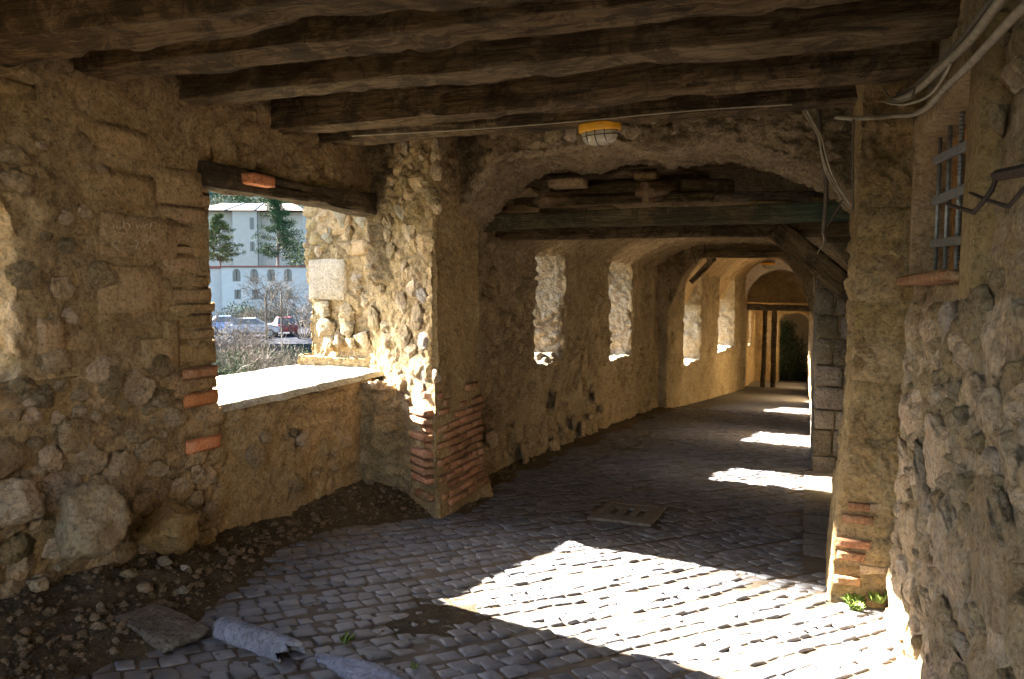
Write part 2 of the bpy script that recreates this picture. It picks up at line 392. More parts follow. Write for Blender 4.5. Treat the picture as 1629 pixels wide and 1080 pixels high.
def relief(P, N, amp=1.0, mode='rubble', seed=0):
    """returns push along the normal, joint mask and per-stone tone"""
    warp = np.stack([fbm(P * 3, seed + 5, 2), fbm(P * 3, seed + 6, 2), fbm(P * 3, seed + 8, 2)], 1) * .35
    big = fbm(P * 1.1, seed + 1, 3)
    mid = fbm(P * 5.0, seed + 2, 4, .6)
    ridg = 1 - np.abs(fbm(P * 3.2, seed + 3, 4, .55)) * 2
    if mode == 'rubble':
        f1, f2, cid = worley(P / np.array([.27, .27, .17]) + warp, seed)
        e = sst(.03, .26, f2 - f1)
        g1, g2, gid = worley(P / np.array([.10, .10, .075]) + warp * 1.5, seed + 50)
        e2 = sst(.02, .3, g2 - g1)
        m = sst(-.28, .12, fbm(P * 1.3, seed + 4, 3))
        fine = fbm(P * 17, seed + 12, 3, .6)
        d = m * (e * (.25 + .75 * cid)) * .06 + (e2 * (.3 + .7 * gid)) * .030 * (1.1 - m * .5) + mid * .034 + big * .05 + fine * .014 + (np.minimum(ridg, .75) - .3) * .03
        jt = (1 - e) * m; tone = np.where(m > .35, cid, gid * .5 + .25)
    elif mode == 'stucco':
        f1, f2, cid = worley(P / np.array([.22, .22, .15]) + warp, seed)
        e = sst(.02, .3, f2 - f1)
        g1, g2, gid = worley(P / .075 + warp * 1.5, seed + 50)
        m = sst(.02, .22, fbm(P * 1.6, seed + 4, 3))
        hole = sst(.42, .62, fbm(P * 4.5, seed + 9, 3) + .25)
        fine = fbm(P * 17, seed + 12, 3, .6)
        crack = 1 - sst(0, .05, np.abs(fbm(P * 2.6, seed + 15, 3, .6)))
        d = m * e * (.3 + .7 * cid) * .045 + sst(0, .35, g2 - g1) * .012 + mid * .026 + big * .04 - hole * .055 + fine * .012 - crack * .02
        jt = (1 - e) * m * .7; tone = .5 + .3 * (cid - .5) * m
    else:  # vault: torn mortar
        g1, g2, gid = worley(P / np.array([.13, .10, .08]) + warp * 1.5, seed + 50)
        d = sst(.0, .35, g2 - g1) * .03 * (.4 + gid) + mid * .045 + big * .06 + ridg * .02
        jt = np.zeros(len(P)); tone = .3 + .5 * gid
    return d * amp, jt, tone

def masonry(name, lo, hi, res, f, mat, parent, mode='rubble', amp=1.0, seed=0, keep=None, modefn=None, reveal_lit=None, calm=None):
    lo = np.array(lo, float); hi = np.array(hi, float)
    n = np.ceil((hi - lo) / res).astype(int) + 1
    xs, ys, zs = [lo[k] + np.arange(n[k]) * res for k in range(3)]
    X, Y, Z = xs[:, None, None], ys[None, :, None], zs[None, None, :]
    D = np.broadcast_to(f(X, Y, Z), tuple(n)).astype(np.float32)
    D = np.clip(D, -3 * res, 3 * res)
    D[0] = D[-1] = 3 * res; D[:, 0] = D[:, -1] = 3 * res; D[:, :, 0] = D[:, :, -1] = 3 * res
    g = vdb.FloatGrid(3 * res); g.copyFromArray(np.ascontiguousarray(D))
    pts, quads = g.convertToQuads(0.0)
    P = np.asarray(pts, dtype=np.float64) * res + lo; Q = np.asarray(quads, dtype=np.int64)
    fn = np.cross(P[Q[:, 2]] - P[Q[:, 0]], P[Q[:, 3]] - P[Q[:, 1]])
    N = np.zeros_like(P)
    for k in range(4): np.add.at(N, Q[:, k], fn)
    N /= np.maximum(np.linalg.norm(N, axis=1), 1e-9)[:, None]
    # outward test against the field gradient
    e = res * .6
    def samp(p):
        i = np.clip(np.round((p - lo) / res).astype(int), 0, n - 1); return D[i[:, 0], i[:, 1], i[:, 2]]
    k = np.linspace(0, len(P) - 1, min(400, len(P))).astype(int)
    if np.mean(samp(P[k] + N[k] * res * 1.4) - samp(P[k] - N[k] * res * 1.4)) < 0:
        Q = Q[:, ::-1]; N = -N
    d, jt, tone = relief(P, N, amp, mode, seed)
    if modefn is not None:
        wgt, kw = modefn(P)
        d2, j2, t2 = relief(P, N, **kw)
        d = d * (1 - wgt) + d2 * wgt; jt = jt * (1 - wgt) + j2 * wgt; tone = tone * (1 - wgt) + t2 * wgt
    rlit = reveal_lit(P) if reveal_lit is not None else np.zeros(len(P))
    if calm is not None:
        cm = calm(P); bse = (.055 if mode == 'rubble' else .028) * amp; d = d * (1 - cm) + (bse + .25 * (d - bse) - .004) * cm
    P = P + N * (d - (.055 if mode == 'rubble' else .028) * amp)[:, None]
    org = np.array([(lo[0] + hi[0]) / 2, (lo[1] + hi[1]) / 2, lo[2]])
    pl = np.array(parent.location) if parent is not None else np.zeros(3)
    me = np_mesh(name, P - pl, Q)
    for an, arr in (('tone', tone), ('joint', jt), ('reveal_lit', rlit)):
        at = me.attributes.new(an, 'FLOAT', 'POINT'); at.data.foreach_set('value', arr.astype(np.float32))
    return link(name, me, mat, parent)

# ------------------------------------------------------------------ loose stone shapes
rng = random.Random(4)
def rock_mesh(name, seed, sub=3, flat=.25, cuts=7, noise=.10, pw=.7):
    bm = bmesh.new(); bmesh.ops.create_icosphere(bm, subdivisions=sub, radius=1)
    r = random.Random(seed)
    V = np.array([v.co[:] for v in bm.verts])
    # squared-off ball
    V = np.sign(V) * np.abs(V) ** pw
    for _ in range(cuts):
        n = np.array([r.gauss(0, 1) for _ in range(3)]); n /= np.linalg.norm(n)
        d = r.uniform(.60, .88); s = V @ n - d
        V = V - np.outer(np.maximum(s, 0), n)
    V += V * (fbm(V * 1.9 + seed * 3.1, seed, 3) * noise)[:, None]
    V += V * (fbm(V * 5 + seed * 3.1, seed + 9, 3) * noise * .6)[:, None]
    for v, c in zip(bm.verts, V): v.co = c
    me = bpy.data.meshes.new(name); bm.to_mesh(me); bm.free(); me.shade_smooth()
    return me
ROCKS = {}
def rocks(m):
    if m not in ROCKS:
        ROCKS[m] = []
        for i in range(9):
            me = rock_mesh('stone', 100 + i, 4, cuts=4 + i, noise=.22, pw=.62 + .04 * (i % 5)); me.materials.append(M[m]); ROCKS[m].append(me)
    return ROCKS[m]
def add_stone(parent, p, size, m='stone', name='stone', rot=None, r=rng):
    if m == 'stone' and r.random() < (.3 if size[0] > .045 and p[0] > 0 else .10): m = 'stone_grey'
    me = r.choice(rocks(m))
    o = bpy.data.objects.new(name, me); C.objects.link(o)
    pl = parent.location if parent is not None else Vector((0, 0, 0))
    if parent is not None: o.parent = parent
    o.location = Vector(p) - pl
    o.scale = size
    o.rotation_euler = rot if rot is not None else (r.uniform(-.2, .2), r.uniform(-.2, .2), r.uniform(-.2, .2))
    return o
def block_mesh(name, seed, nx=6, ny=3, nz=4, wob=.028, rnd=.08):
    """a worn rectangular block, unit half-size 0.5, with softened uneven edges"""
    bm = bmesh.new(); bmesh.ops.create_cube(bm, size=1.0)
    bmesh.ops.subdivide_edges(bm, edges=bm.edges[:], cuts=3, use_grid_fill=True)
    V = np.array([v.co[:] for v in bm.verts])
    A = np.abs(V) * 2
    for k in range(3):
        oth = np.maximum(A[:, (k + 1) % 3], A[:, (k + 2) % 3])
        V[:, k] *= 1 - rnd * sst(.6, 1.0, oth) * (.6 + .4 * fbm(V * 3 + seed, seed, 2))
    V += np.stack([fbm(V * 2.6 + seed * 1.7, seed + j, 3) for j in range(3)], 1) * wob
    for v, c in zip(bm.verts, V): v.co = c
    me = bpy.data.meshes.new(name); bm.to_mesh(me); bm.free(); me.shade_smooth()
    return me
BLOCKS = {}
def add_block(parent, p, size, m='brick', name='brick', rz=0.0, tilt=0.0, r=rng, rx=0.0):
    if (m, name) not in BLOCKS:
        BLOCKS[(m, name)] = []
        for i in range(6):
            me = block_mesh(name, 30 + i * 3 + len(m)); me.materials.append(M[m]); BLOCKS[(m, name)].append(me)
    me = r.choice(BLOCKS[(m, name)])
    o = bpy.data.objects.new(name, me); C.objects.link(o)
    pl = parent.location if parent is not None else Vector((0, 0, 0))
    if parent is not None: o.parent = parent
    o.location = Vector(p) - pl; o.scale = size; o.rotation_euler = (rx + r.uniform(-.02, .02), tilt + r.uniform(-.02, .02), rz + r.uniform(-.03, .03))
    return o
def pack(n, s0, s1, z0, z1, rmin, rmax, seed, cond=None, asp=.72, gap=1.0):
    r = random.Random(seed); out = []; tries = 0
    while len(out) < n and tries < n * 90:
        tries += 1
        k = 1 - tries / (n * 90)
        a = rmin + (rmax - rmin) * (r.random() ** 1.4) * k; b = a * r.uniform(asp * .8, asp * 1.3)
        s, z = r.uniform(s0, s1), r.uniform(z0, z1)
        if cond and not cond(s, z, a): continue
        if all(((s - q[0]) / (a + q[2])) ** 2 + ((z - q[1]) / (b + q[3])) ** 2 > gap for q in out): out.append((s, z, a, b))
    return out

# ================================================================== THE PASSAGE: large structure
# left wall, near part, with the big window
XL = -4.0
WALL_L = empty('masonry_wall', (XL, 2.0, 0), 'rough ochre rubble wall on the left, around the big window with the town view', 'wall')
SILL = .69
def f_left(X, Y, Z):
    w_ = sbox(X, Y, Z, (-5.25, -4.6, -1.5), (XL, 7.35, 3.6))
    lean = (X - XL) - .06 * np.clip(.6 - Z, 0, 1.5) * 0
    o1 = sbox(X, Y, Z, (-6, 4.52, SILL), (-3, 8.6, 2.29))
    head = Z - (2.29 + np.clip(-4.2 - X, 0, 3) * .45)
    o1 = np.minimum(o1, np.maximum(np.maximum(sbox(X, Y, Z, (-6, 4.52, SILL), (-4.18, 8.6, 3.3)), -(Y - 4.52)), head * .9))
    o0 = sarch(X, Y, Z, (-6, .9, 1.1), (-3, 3.0, 2.35), .5)
    o2 = sarch(X, Y, Z, (-6, -3.2, 1.1), (-3, -1.4, 2.35), .5)
    return np.maximum(np.maximum(np.maximum(w_, -o1), -o0), -o2)
def left_mode(P):
    # smoother ashlar zone on the pier between the two windows, higher up
    wgt = sst(2.9, 3.3, P[:, 1]) * sst(.9, 1.2, P[:, 2]) + sst(2.3, 2.6, P[:, 2])
    # parapet front is plastered
    par = sst(4.5, 4.7, P[:, 1]) * (1 - sst(.7, .8, P[:, 2]))
    return np.clip(wgt + par, 0, 1), dict(amp=.75, mode='stucco', seed=3)
masonry('wall_body', (-5.5, -4.8, -1.6), (-3.7, 7.6, 3.75), .024, f_left, M['rubble'], WALL_L, 'rubble', 1.0, 1, modefn=left_mode,
        calm=lambda P: sst(3.0, 3.15, P[:, 1]) * sst(4.62, 4.55, P[:, 1]) * sst(.25, .4, P[:, 2]) * .75 + .7 * sst(4.25, 4.1, P[:, 1]) * sst(1.2, .95, P[:, 2]) * (P[:, 1] > 1.5) * (P[:, 0] > XL - .2))

# left brick pier beside the big window
XP, YP = -3.05, 6.15
PIER_L = empty('brick_pier', (XP, YP, fz(6.3)), 'wall pier right of the big window with exposed red bricks at its foot', 'pier')
def f_pier(X, Y, Z):
    b = sbox(X, Y, Z, (-5.3, 5.9, -1.5), (XP, 7.25, 3.6))
    b = np.minimum(b, sbox(X, Y, Z, (-5.3, 6.6, -1.5), (-3.6, 8.1, 3.6)))
    cut = (YP + np.clip(XP - X, 0, 1.35) * .75 + np.clip(-4.4 - X, 0, 3) * .3) - Y
    foot = .10 * np.clip((-.1 - Z) / .5, 0, 1)
    fill = sbox(X, Y, Z, (-4.4, 6.5, -1.5), (-3.6, 7.3, .66)) + .10 * np.clip((X + 3.85) / .3, 0, 1)
    ledge = sbox(X, Y, Z, (-5.25, 7.12, .3), (-4.1, 7.6, .84))
    return np.minimum(np.minimum(np.maximum(b - foot, (cut - foot * .5) * .8), fill), ledge)
masonry('pier_body', (-5.5, 5.8, -1.6), (-2.75, 8.3, 3.75), .022, f_pier, M['stucco'], PIER_L, 'rubble', .9, 9,
        modefn=lambda P: (sst(XP - .12, XP - .05, P[:, 0]), dict(amp=.8, mode='stucco', seed=12)),
        reveal_lit=lambda P: .12 * sst(XP - .08, XP - .14, P[:, 0]) * (P[:, 1] < 7.2),
        calm=lambda P: sst(.78, .68, P[:, 2]) * sst(XP - .45, XP - .35, P[:, 0]) * .9)

# long left wall with small windows
XF = -3.4
WALL_LF = empty('masonry_wall', (XF, 13, fz(13)), 'long plastered ochre wall with a row of two narrow windows, beyond the brick pier', 'wall')
W2 = (10.0, 11.35, .47, 2.32); W3 = (14.2, 16.15, .13, 2.12)
def f_lf(X, Y, Z):
    w_ = sbox(X, Y, Z, (-4.55, 7.1, -2.4), (XF, 19.6, 3.6))
    foot = .12 * np.clip((-.15 - SL * Y - Z + .35) / .6, 0, 1)
    w_ = w_ - foot
    w_ = np.maximum(w_, -sbox(X, Y, Z, (-5, 6.5, -3), (-3.72, 7.85, 4)))
    for a, b, c, d in (W2, W3): w_ = np.maximum(w_, -sarch(X, Y, Z, (-6, a, c), (-3, b, d), .35))
    return w_
masonry('wall_body', (-4.8, 6.9, -2.5), (-3.1, 19.8, 3.7), .038, f_lf, M['stucco_f'], WALL_LF, 'stucco', 1.6, 21,
        reveal_lit=lambda P: sst(XF - .06, XF - .12, P[:, 0]), modefn=lambda P: (sst(XF - .06, XF - .12, P[:, 0]), dict(amp=1.5, mode='rubble', seed=24)))

# third left stretch, bending in
def xb(Y): return -3.12 + .083 * (Y - 19.7)
WALL_LB = empty('masonry_wall', (-2.9, 23, fz(23)), 'yellow plastered wall with two tall lit windows at the far bend of the passage', 'wall')
W4 = (21.05, 23.1, -.58, 2.15); W5 = (25.8, 28.7, -.62, 2.2)
def f_lb(X, Y, Z):
    x0 = xb(Y)
    w_ = np.maximum(sbox(X, Y, Z, (-6, 19.2, -3.4), (3, 31.4, 3.6)), np.maximum(X - x0, (x0 - 1.0) - X))
    for a, b, c, d in (W4, W5): w_ = np.maximum(w_, -sarch(X, Y, Z, (-7, a, c), (0, b, d), .7))
    return w_
masonry('wall_body', (-4.6, 19.0, -3.5), (-1.8, 31.6, 3.7), .06, f_lb, M['stucco_y'], WALL_LB, 'stucco', 1.1, 31,
        reveal_lit=lambda P: sst(.06, .14, xb(P[:, 1]) - P[:, 0]))

# right wall with the barred window
XR = .525
WALL_R = empty('masonry_wall', (XR, 3, 0), 'tan fieldstone wall on the right holding the small barred window', 'wall')
RWY = (3.62, 5.2); RWZ = (1.63, 2.42)
def f_right(X, Y, Z):
    batter = XR + .035 * np.clip(Z, -1, 3)
    w_ = np.maximum(sbox(X, Y, Z, (-1, -4.6, -1.5), (1.45, 11.2, 3.6)), batter - X)
    o = sbox(X, Y, Z, (-1, RWY[0], RWZ[0]), (1.0, RWY[1], RWZ[1]))
    return np.maximum(w_, -o)
masonry('wall_body', (.2, -4.8, -1.6), (1.7, 11.4, 3.75), .024, f_right, M['rubble_r'], WALL_R, 'rubble', .8, 41,
        modefn=lambda P: (sst(1.35, 1.6, P[:, 2]), dict(amp=.55, mode='stucco', seed=44)),
        calm=lambda P: sst(1.6, 1.4, P[:, 2]) * (.82 + .1 * fbm(P * 3, 7, 2)))

# right pier near
PIER_R = empty('stone_pier', (.4, 5.7, fz(5.7)), 'pale ochre stone pier on the right with its brick foot in the sunlight', 'pier')
def f_pr(X, Y, Z):
    foot = .10 * np.clip((.9 - Z) / 1.3, 0, 1)
    return sbox(X, Y, Z, (.27, 5.32, -1.4), (.9, 6.25, 3.5)) - foot
masonry('pier_body', (.0, 5.0, -1.3), (.95, 6.5, 3.6), .02, f_pr, M['pier_tuff'], PIER_R, 'stucco', .75, 51, calm=lambda P: sst(.45, .3, P[:, 2]) * .8)

# right wall beyond: narrower passage starting with a block pier
XR2 = .14
WALL_RF = empty('masonry_wall', (XR2, 20, fz(20)), 'far right wall of grey tuff blocks narrowing the passage', 'wall')
def f_rf(X, Y, Z): return sbox(X, Y, Z, (XR2, 10.9, -4.2), (1.3, 41, 3.5))
masonry('wall_body', (-.1, 10.6, -4.0), (1.5, 41.2, 3.6), .06, f_rf, M['rubble'], WALL_RF, 'rubble', .7, 61)

# arch band behind the near beams
ARCH = empty('masonry_arch', (-1.3, 6.3, 2.6), 'torn mortar arch crossing the passage above the yellow lamp', 'arch')
def f_arch(X, Y, Z):
    xx = np.abs((X + 1.28) / 1.72)
    z0 = 2.72 + 0 * Y - np.where(X < -1.28, .36 * xx ** 5.0, .62 * xx ** 3.2) + .06 * np.sin(X * 7) * .3
    yf = 6.32 + .45 * sst(-2.5, -3.1, X)
    return np.maximum(np.maximum(sbox(X, Y, Z, (-4.1, 6.3, 1.6), (.95, 7.55, 3.5)), (z0 - Z) * .85), (yf - Y) * .8)
masonry('arch_body', (-4.3, 6.1, 1.5), (1.1, 7.8, 3.6), .028, f_arch, M['vault'], ARCH, 'vault', 1.0, 71)

# barrel vault over the middle stretch
VAULT = empty('barrel_vault', (-1.6, 14, 2.4), 'dark soot-stained vault over the middle of the passage', 'vault')
def f_vault(X, Y, Z):
    xx = np.abs((X + 1.62) / 2.0)
    z0 = 2.55 - .75 * xx ** 3.2 + 0 * Y
    return np.maximum(sbox(X, Y, Z, (-3.5, 9.15, 1.2), (.9, 19.4, 3.4)), (z0 - Z) * .85)
masonry('vault_body', (-4.4, 8.9, 1.1), (1.1, 19.6, 3.5), .06, f_vault, M['vault'], VAULT, 'vault', 1.0, 81)

ARCH2 = empty('masonry_arch', (-1.5, 19.7, 2.2), 'dark round-shouldered arch at the bend, under the far cross timber', 'arch')
def f_arch2(X, Y, Z):
    xx = np.abs((X + 1.52) / 1.66)
    z0 = 2.36 - 1.5 * xx ** 3.6 + 0 * Y
    return np.maximum(sbox(X, Y, Z, (-3.9, 19.25, -2.2), (.4, 20.1, 3.4)), (z0 - Z) * .6)
masonry('arch_body', (-4.0, 19.0, -2.3), (.6, 20.3, 3.5), .05, f_arch2, M['vault'], ARCH2, 'vault', .8, 91)

VAULT2 = empty('barrel_vault', (-1.2, 25, 2.4), 'low vault over the lit yellow stretch near the far arch', 'vault')
def f_vault2(X, Y, Z):
    c = (xb(Y) + .1) / 2; hw = (.1 - xb(Y)) / 2 + .15
    z0 = 2.5 - .9 * np.abs((X - c) / hw) ** 3.0
    return np.maximum(sbox(X, Y, Z, (-3.6, 20.0, 1.0), (.6, 31.3, 3.3)), (z0 - Z) * .8)
masonry('vault_body', (-3.8, 19.8, .9), (.8, 31.5, 3.4), .07, f_vault2, M['stucco'], VAULT2, 'vault', .8, 95)

ARCH3 = empty('plastered_arch', (-.95, 31.3, fz(31)), 'pale smooth plastered round arch near the far end', 'arch')
def f_arch3(X, Y, Z):
    b = sbox(X, Y, Z, (-2.9, 31.0, -3.6), (.4, 32.2, 3.3))
    d = np.sqrt((X + .98) ** 2 + np.clip(Z - .85, 0, 9) ** 2) - 1.24
    return np.maximum(b, -d)
masonry('arch_body', (-3.1, 30.8, -3.7), (.5, 32.4, 3.4), .055, f_arch3, M['plaster_arch'], ARCH3, 'stucco', .25, 97)

END = empty('end_wall', (-1, 34, fz(34)), 'rough lunette wall above the far grey timber lintel', 'wall')
def f_end(X, Y, Z):
    a = sbox(X, Y, Z, (-3.2, 33.6, .78), (.4, 34.3, 3.2))
    side = sbox(X, Y, Z, (-3.3, 32.0, -4.2), (-2.28, 40.5, 3.2))
    side = np.maximum(side, -sarch(X, Y, Z, (-5, 34.6, -1.1), (-1, 36.6, .6), .4))
    side = np.maximum(side, -sarch(X, Y, Z, (-5, 38.0, -1.1), (-1, 39.3, .5), .4))
    top = sbox(X, Y, Z, (-3.3, 32.0, 2.3), (.5, 40.5, 3.2))
    top2 = sbox(X, Y, Z, (-3.3, 34.2, 1.0), (.5, 40.5, 3.2))
    e = sbox(X, Y, Z, (-3.3, 39.8, -4.4), (.5, 40.6, 3.2))
    e = np.maximum(e, -sarch(X, Y, Z, (-1.2, 38, -5), (.1, 42, .15), .45, 'Y'))
    r = a
    for k in (side, top, top2, e): r = np.minimum(r, k)
    return r
masonry('wall_body', (-3.5, 31.8, -4.3), (.7, 40.8, 3.4), .07, f_end, M['stucco'], END, 'stucco', .9, 99)

# ------------------------------------------------------------------ floor
ys = np.concatenate([np.arange(-8, 20, .06), np.arange(20, 60, .25)]); xs_ = np.arange(-4.6, 1.0, .06)
GX, GY = np.meshgrid(xs_, ys, indexing='ij'); Pf = np.stack([GX.ravel(), GY.ravel(), np.zeros(GX.size)], 1)
def flz(P):  # floor height
    y = np.maximum(P[:, 1], -8)
    return np.where(y < 0, -SL * y * .0, -SL * y)
Pf[:, 2] = flz(Pf) - .0065 + fbm(Pf * 5, 3, 4) * .009
def grid_faces(nx, ny):
    i, j = np.meshgrid(np.arange(nx - 1), np.arange(ny - 1), indexing='ij')
    a = (i * ny + j).ravel(); return np.stack([a, a + ny, a + ny + 1, a + 1], 1)
FLOOR = link('floor', np_mesh('floor', Pf, grid_faces(len(xs_), len(ys))), M['floor'])
props(FLOOR, 'sloping floor of the passage paved with dark basalt setts', kind='structure')

# dirt banked along the left wall
def mound(x, y):
    """height of the dirt above the setts"""
    P = np.stack([x, y, 0 * x], 1)
    n = fbm(P * 1.6, 5, 4); n2 = fbm(P * 7, 6, 3)
    edge = np.interp(y, [.5, 2.5, 3.9, 4.4, 5.4, 5.9, 6.6, 7.2, 7.6, 9, 19.6], [-2.9, -3.1, -3.3, -3.5, -3.75, -3.4, -3.0, -3.0, -3.2, -3.25, -3.15]) + .25 * n
    d = edge - x
    h = .16 * sst(-.1, 1.1, d) + .03 * sst(-.12, .1, d) + .05 * n2 * sst(0, .5, d) - .034 * (1 - sst(-.25, 0.0, d))
    # small brown spill in the middle of the setts
    q = ((x + 1.95) / .42) ** 2 + ((y - 4.0) / .5) ** 2 + .8 * n2
    h = np.maximum(h, .006 - .05 * sst(.25, 1.3, q) + .012 * n2)
    return h
mx = np.arange(-4.4, -1.3, .03); my = np.arange(.5, 19.6, .03)
MX, MY = np.meshgrid(mx, my, indexing='ij')
mh = mound(MX.ravel(), MY.ravel())
Pm = np.stack([MX.ravel(), MY.ravel(), 0 * mh], 1)
Pm[:, 2] = flz(Pm) + mh + fbm(Pm * 22, 8, 3) * .008
fm = grid_faces(len(mx), len(my)); keepf = (mh[fm] > -.030).any(1); fm = fm[keepf]
used = np.unique(fm); remap = np.full(len(Pm), -1); remap[used] = np.arange(len(used))
d_ = link('dirt_bank', np_mesh('dirt_bank', Pm[used], remap[fm]), M['dirt']); props(d_, 'brown dirt banked along the foot of the left wall', kind='structure')

# ------------------------------------------------------------------ setts
def sett_mesh(name, seed):
    r = random.Random(seed); bm = bmesh.new()
    c = [(-.5, -.5), (.5, -.5), (.5, .5), (-.5, .5)]
    c = [(x * r.uniform(.78, 1.1), y * r.uniform(.78, 1.1)) for x, y in c]
    ring = []
    for i in range(4):
        a, b = Vector((*c[i], 0)), Vector((*c[(i + 1) % 4], 0))
        ring += [a.lerp(b, .07), a.lerp(b, .5) * r.uniform(.94, 1.05), a.lerp(b, .93)]
    lv = [(1.0, -.5), (1.0, -.06), (.985, -.015), (.90, .016), (.6, .038 + r.uniform(-.02, .02))]
    tx, ty = r.uniform(-.05, .05), r.uniform(-.05, .05)
    rings = []
    for s, z in lv: rings.append([bm.verts.new((p.x * s, p.y * s, z + (p.x * tx + p.y * ty) * (z > -.2) + r.uniform(-.006, .006) * (z > -.2))) for p in ring])
    for i in range(len(rings) - 1):
        for k in range(12): bm.faces.new((rings[i][k], rings[i][(k + 1) % 12], rings[i + 1][(k + 1) % 12], rings[i + 1][k]))
    bm.faces.new(rings[-1])
    me = bpy.data.meshes.new(name); bm.to_mesh(me); bm.free(); me.shade_smooth(); me.materials.append(M['cobble'])
    return me
SETTS = [sett_mesh('sett', i) for i in range(14)]
sett_np = []
for me in SETTS:
    v = np.zeros(len(me.vertices) * 3); me.vertices.foreach_get('co', v); v = v.reshape(-1, 3)
    fs = [tuple(p.vertices) for p in me.polygons]; sett_np.append((v, fs))
r = random.Random(77)
A50 = R(50); ca, sa = math.cos(A50), math.sin(A50)
cells = []
rowh = .108
for i in range(-160, 275):
    t = i * rowh + .03 * math.sin(i * 1.7)
    s = -20 + r.uniform(0, .2)
    while s < 22:
        L_ = r.uniform(.088, .145)
        sc = s + L_ / 2; bend = .07 * math.sin(sc * 1.1 + i * .07) + .025 * math.sin(sc * 3.1 + i * .4) + r.uniform(-.008, .008)
        x = ca * sc - sa * (t + bend); y = sa * sc + ca * (t + bend)
        s += L_
        if y < 1.5 or y > 20.6 or x < -3.9 or x > .62: continue
        if y > 19 and x < -3.3: continue
        if .00 < x and y > 5.9 and y < 10.9: continue
        if abs(x + 1.53) < .35 and abs(y - 7.15) < .46 : continue
        cells.append((x, y, L_, rowh))
ax = np.array([c[0] for c in cells]); ay = np.array([c[1] for c in cells])
mhc = mound(ax, ay)
info = []
for (x, y, L_, W_), h in zip(cells, mhc):
    if h > .05: continue
    u, v, k = project((x, y, fz(y)))
    vis = k > .5 and -20 < u < 1650 and v < 1100
    info.append(((1.0 / k ** 3 if vis else 0) * (0 if h > .01 else 1), x, y, L_, W_))
info.sort(key=lambda q: -q[0])
def sett_xf(x, y, L_, W_):
    g = .975 * r.uniform(.94, 1.03)
    return (L_ * g, W_ * g, .09), (math.atan(-SL * sa) * 0 + r.uniform(-.03, .03) - SL * ca * .9, r.uniform(-.03, .03) + SL * sa * .9, A50 + r.uniform(-.07, .07)), Vector((x, y, fz(y) + r.uniform(-.007, .006)))
for q, x, y, L_, W_ in info[:300]:
    sc_, ro, lo_ = sett_xf(x, y, L_, W_)
    o = bpy.data.objects.new('sett', r.choice(SETTS)); C.objects.link(o); o.parent = FLOOR
    o.location, o.rotation_euler, o.scale = lo_, ro, sc_
VV, FF, TT = [], [], []; off = 0
quadF, ngon = [], []
bmv = []
for q, x, y, L_, W_ in info[300:]:
    sc_, ro, lo_ = sett_xf(x, y, L_, W_)
    v, fs = r.choice(sett_np)
    mtx = np.array((Matrix.LocRotScale(lo_, Euler(ro), Vector(sc_))))
    vv = v @ mtx[:3, :3].T + mtx[:3, 3]
    VV.append(vv); TT.append(np.full(len(vv), r.random()))
    FF += [tuple(a + off for a in f) for f in fs]; off += len(vv)
me = bpy.data.meshes.new('sett_paving'); me.from_pydata(np.concatenate(VV).tolist(), [], FF); me.shade_smooth()
at = me.attributes.new('tone', 'FLOAT', 'POINT'); at.data.foreach_set('value', np.concatenate(TT).astype(np.float32))
o = link('sett_paving', me, M['cobble'], FLOOR); o['kind'] = 'stuff'
# kerb slabs along the right
for y0, y1 in ((6.32, 7.1), (7.12, 7.95), (7.97, 8.6), (8.62, 9.5), (9.52, 10.2), (10.22, 10.85)):
    add_block(FLOOR, (.215, (y0 + y1) / 2, fz((y0 + y1) / 2) - .046), (.40, y1 - y0 - .02, .11), 'block_grey', 'kerb_slab', rx=-SL)

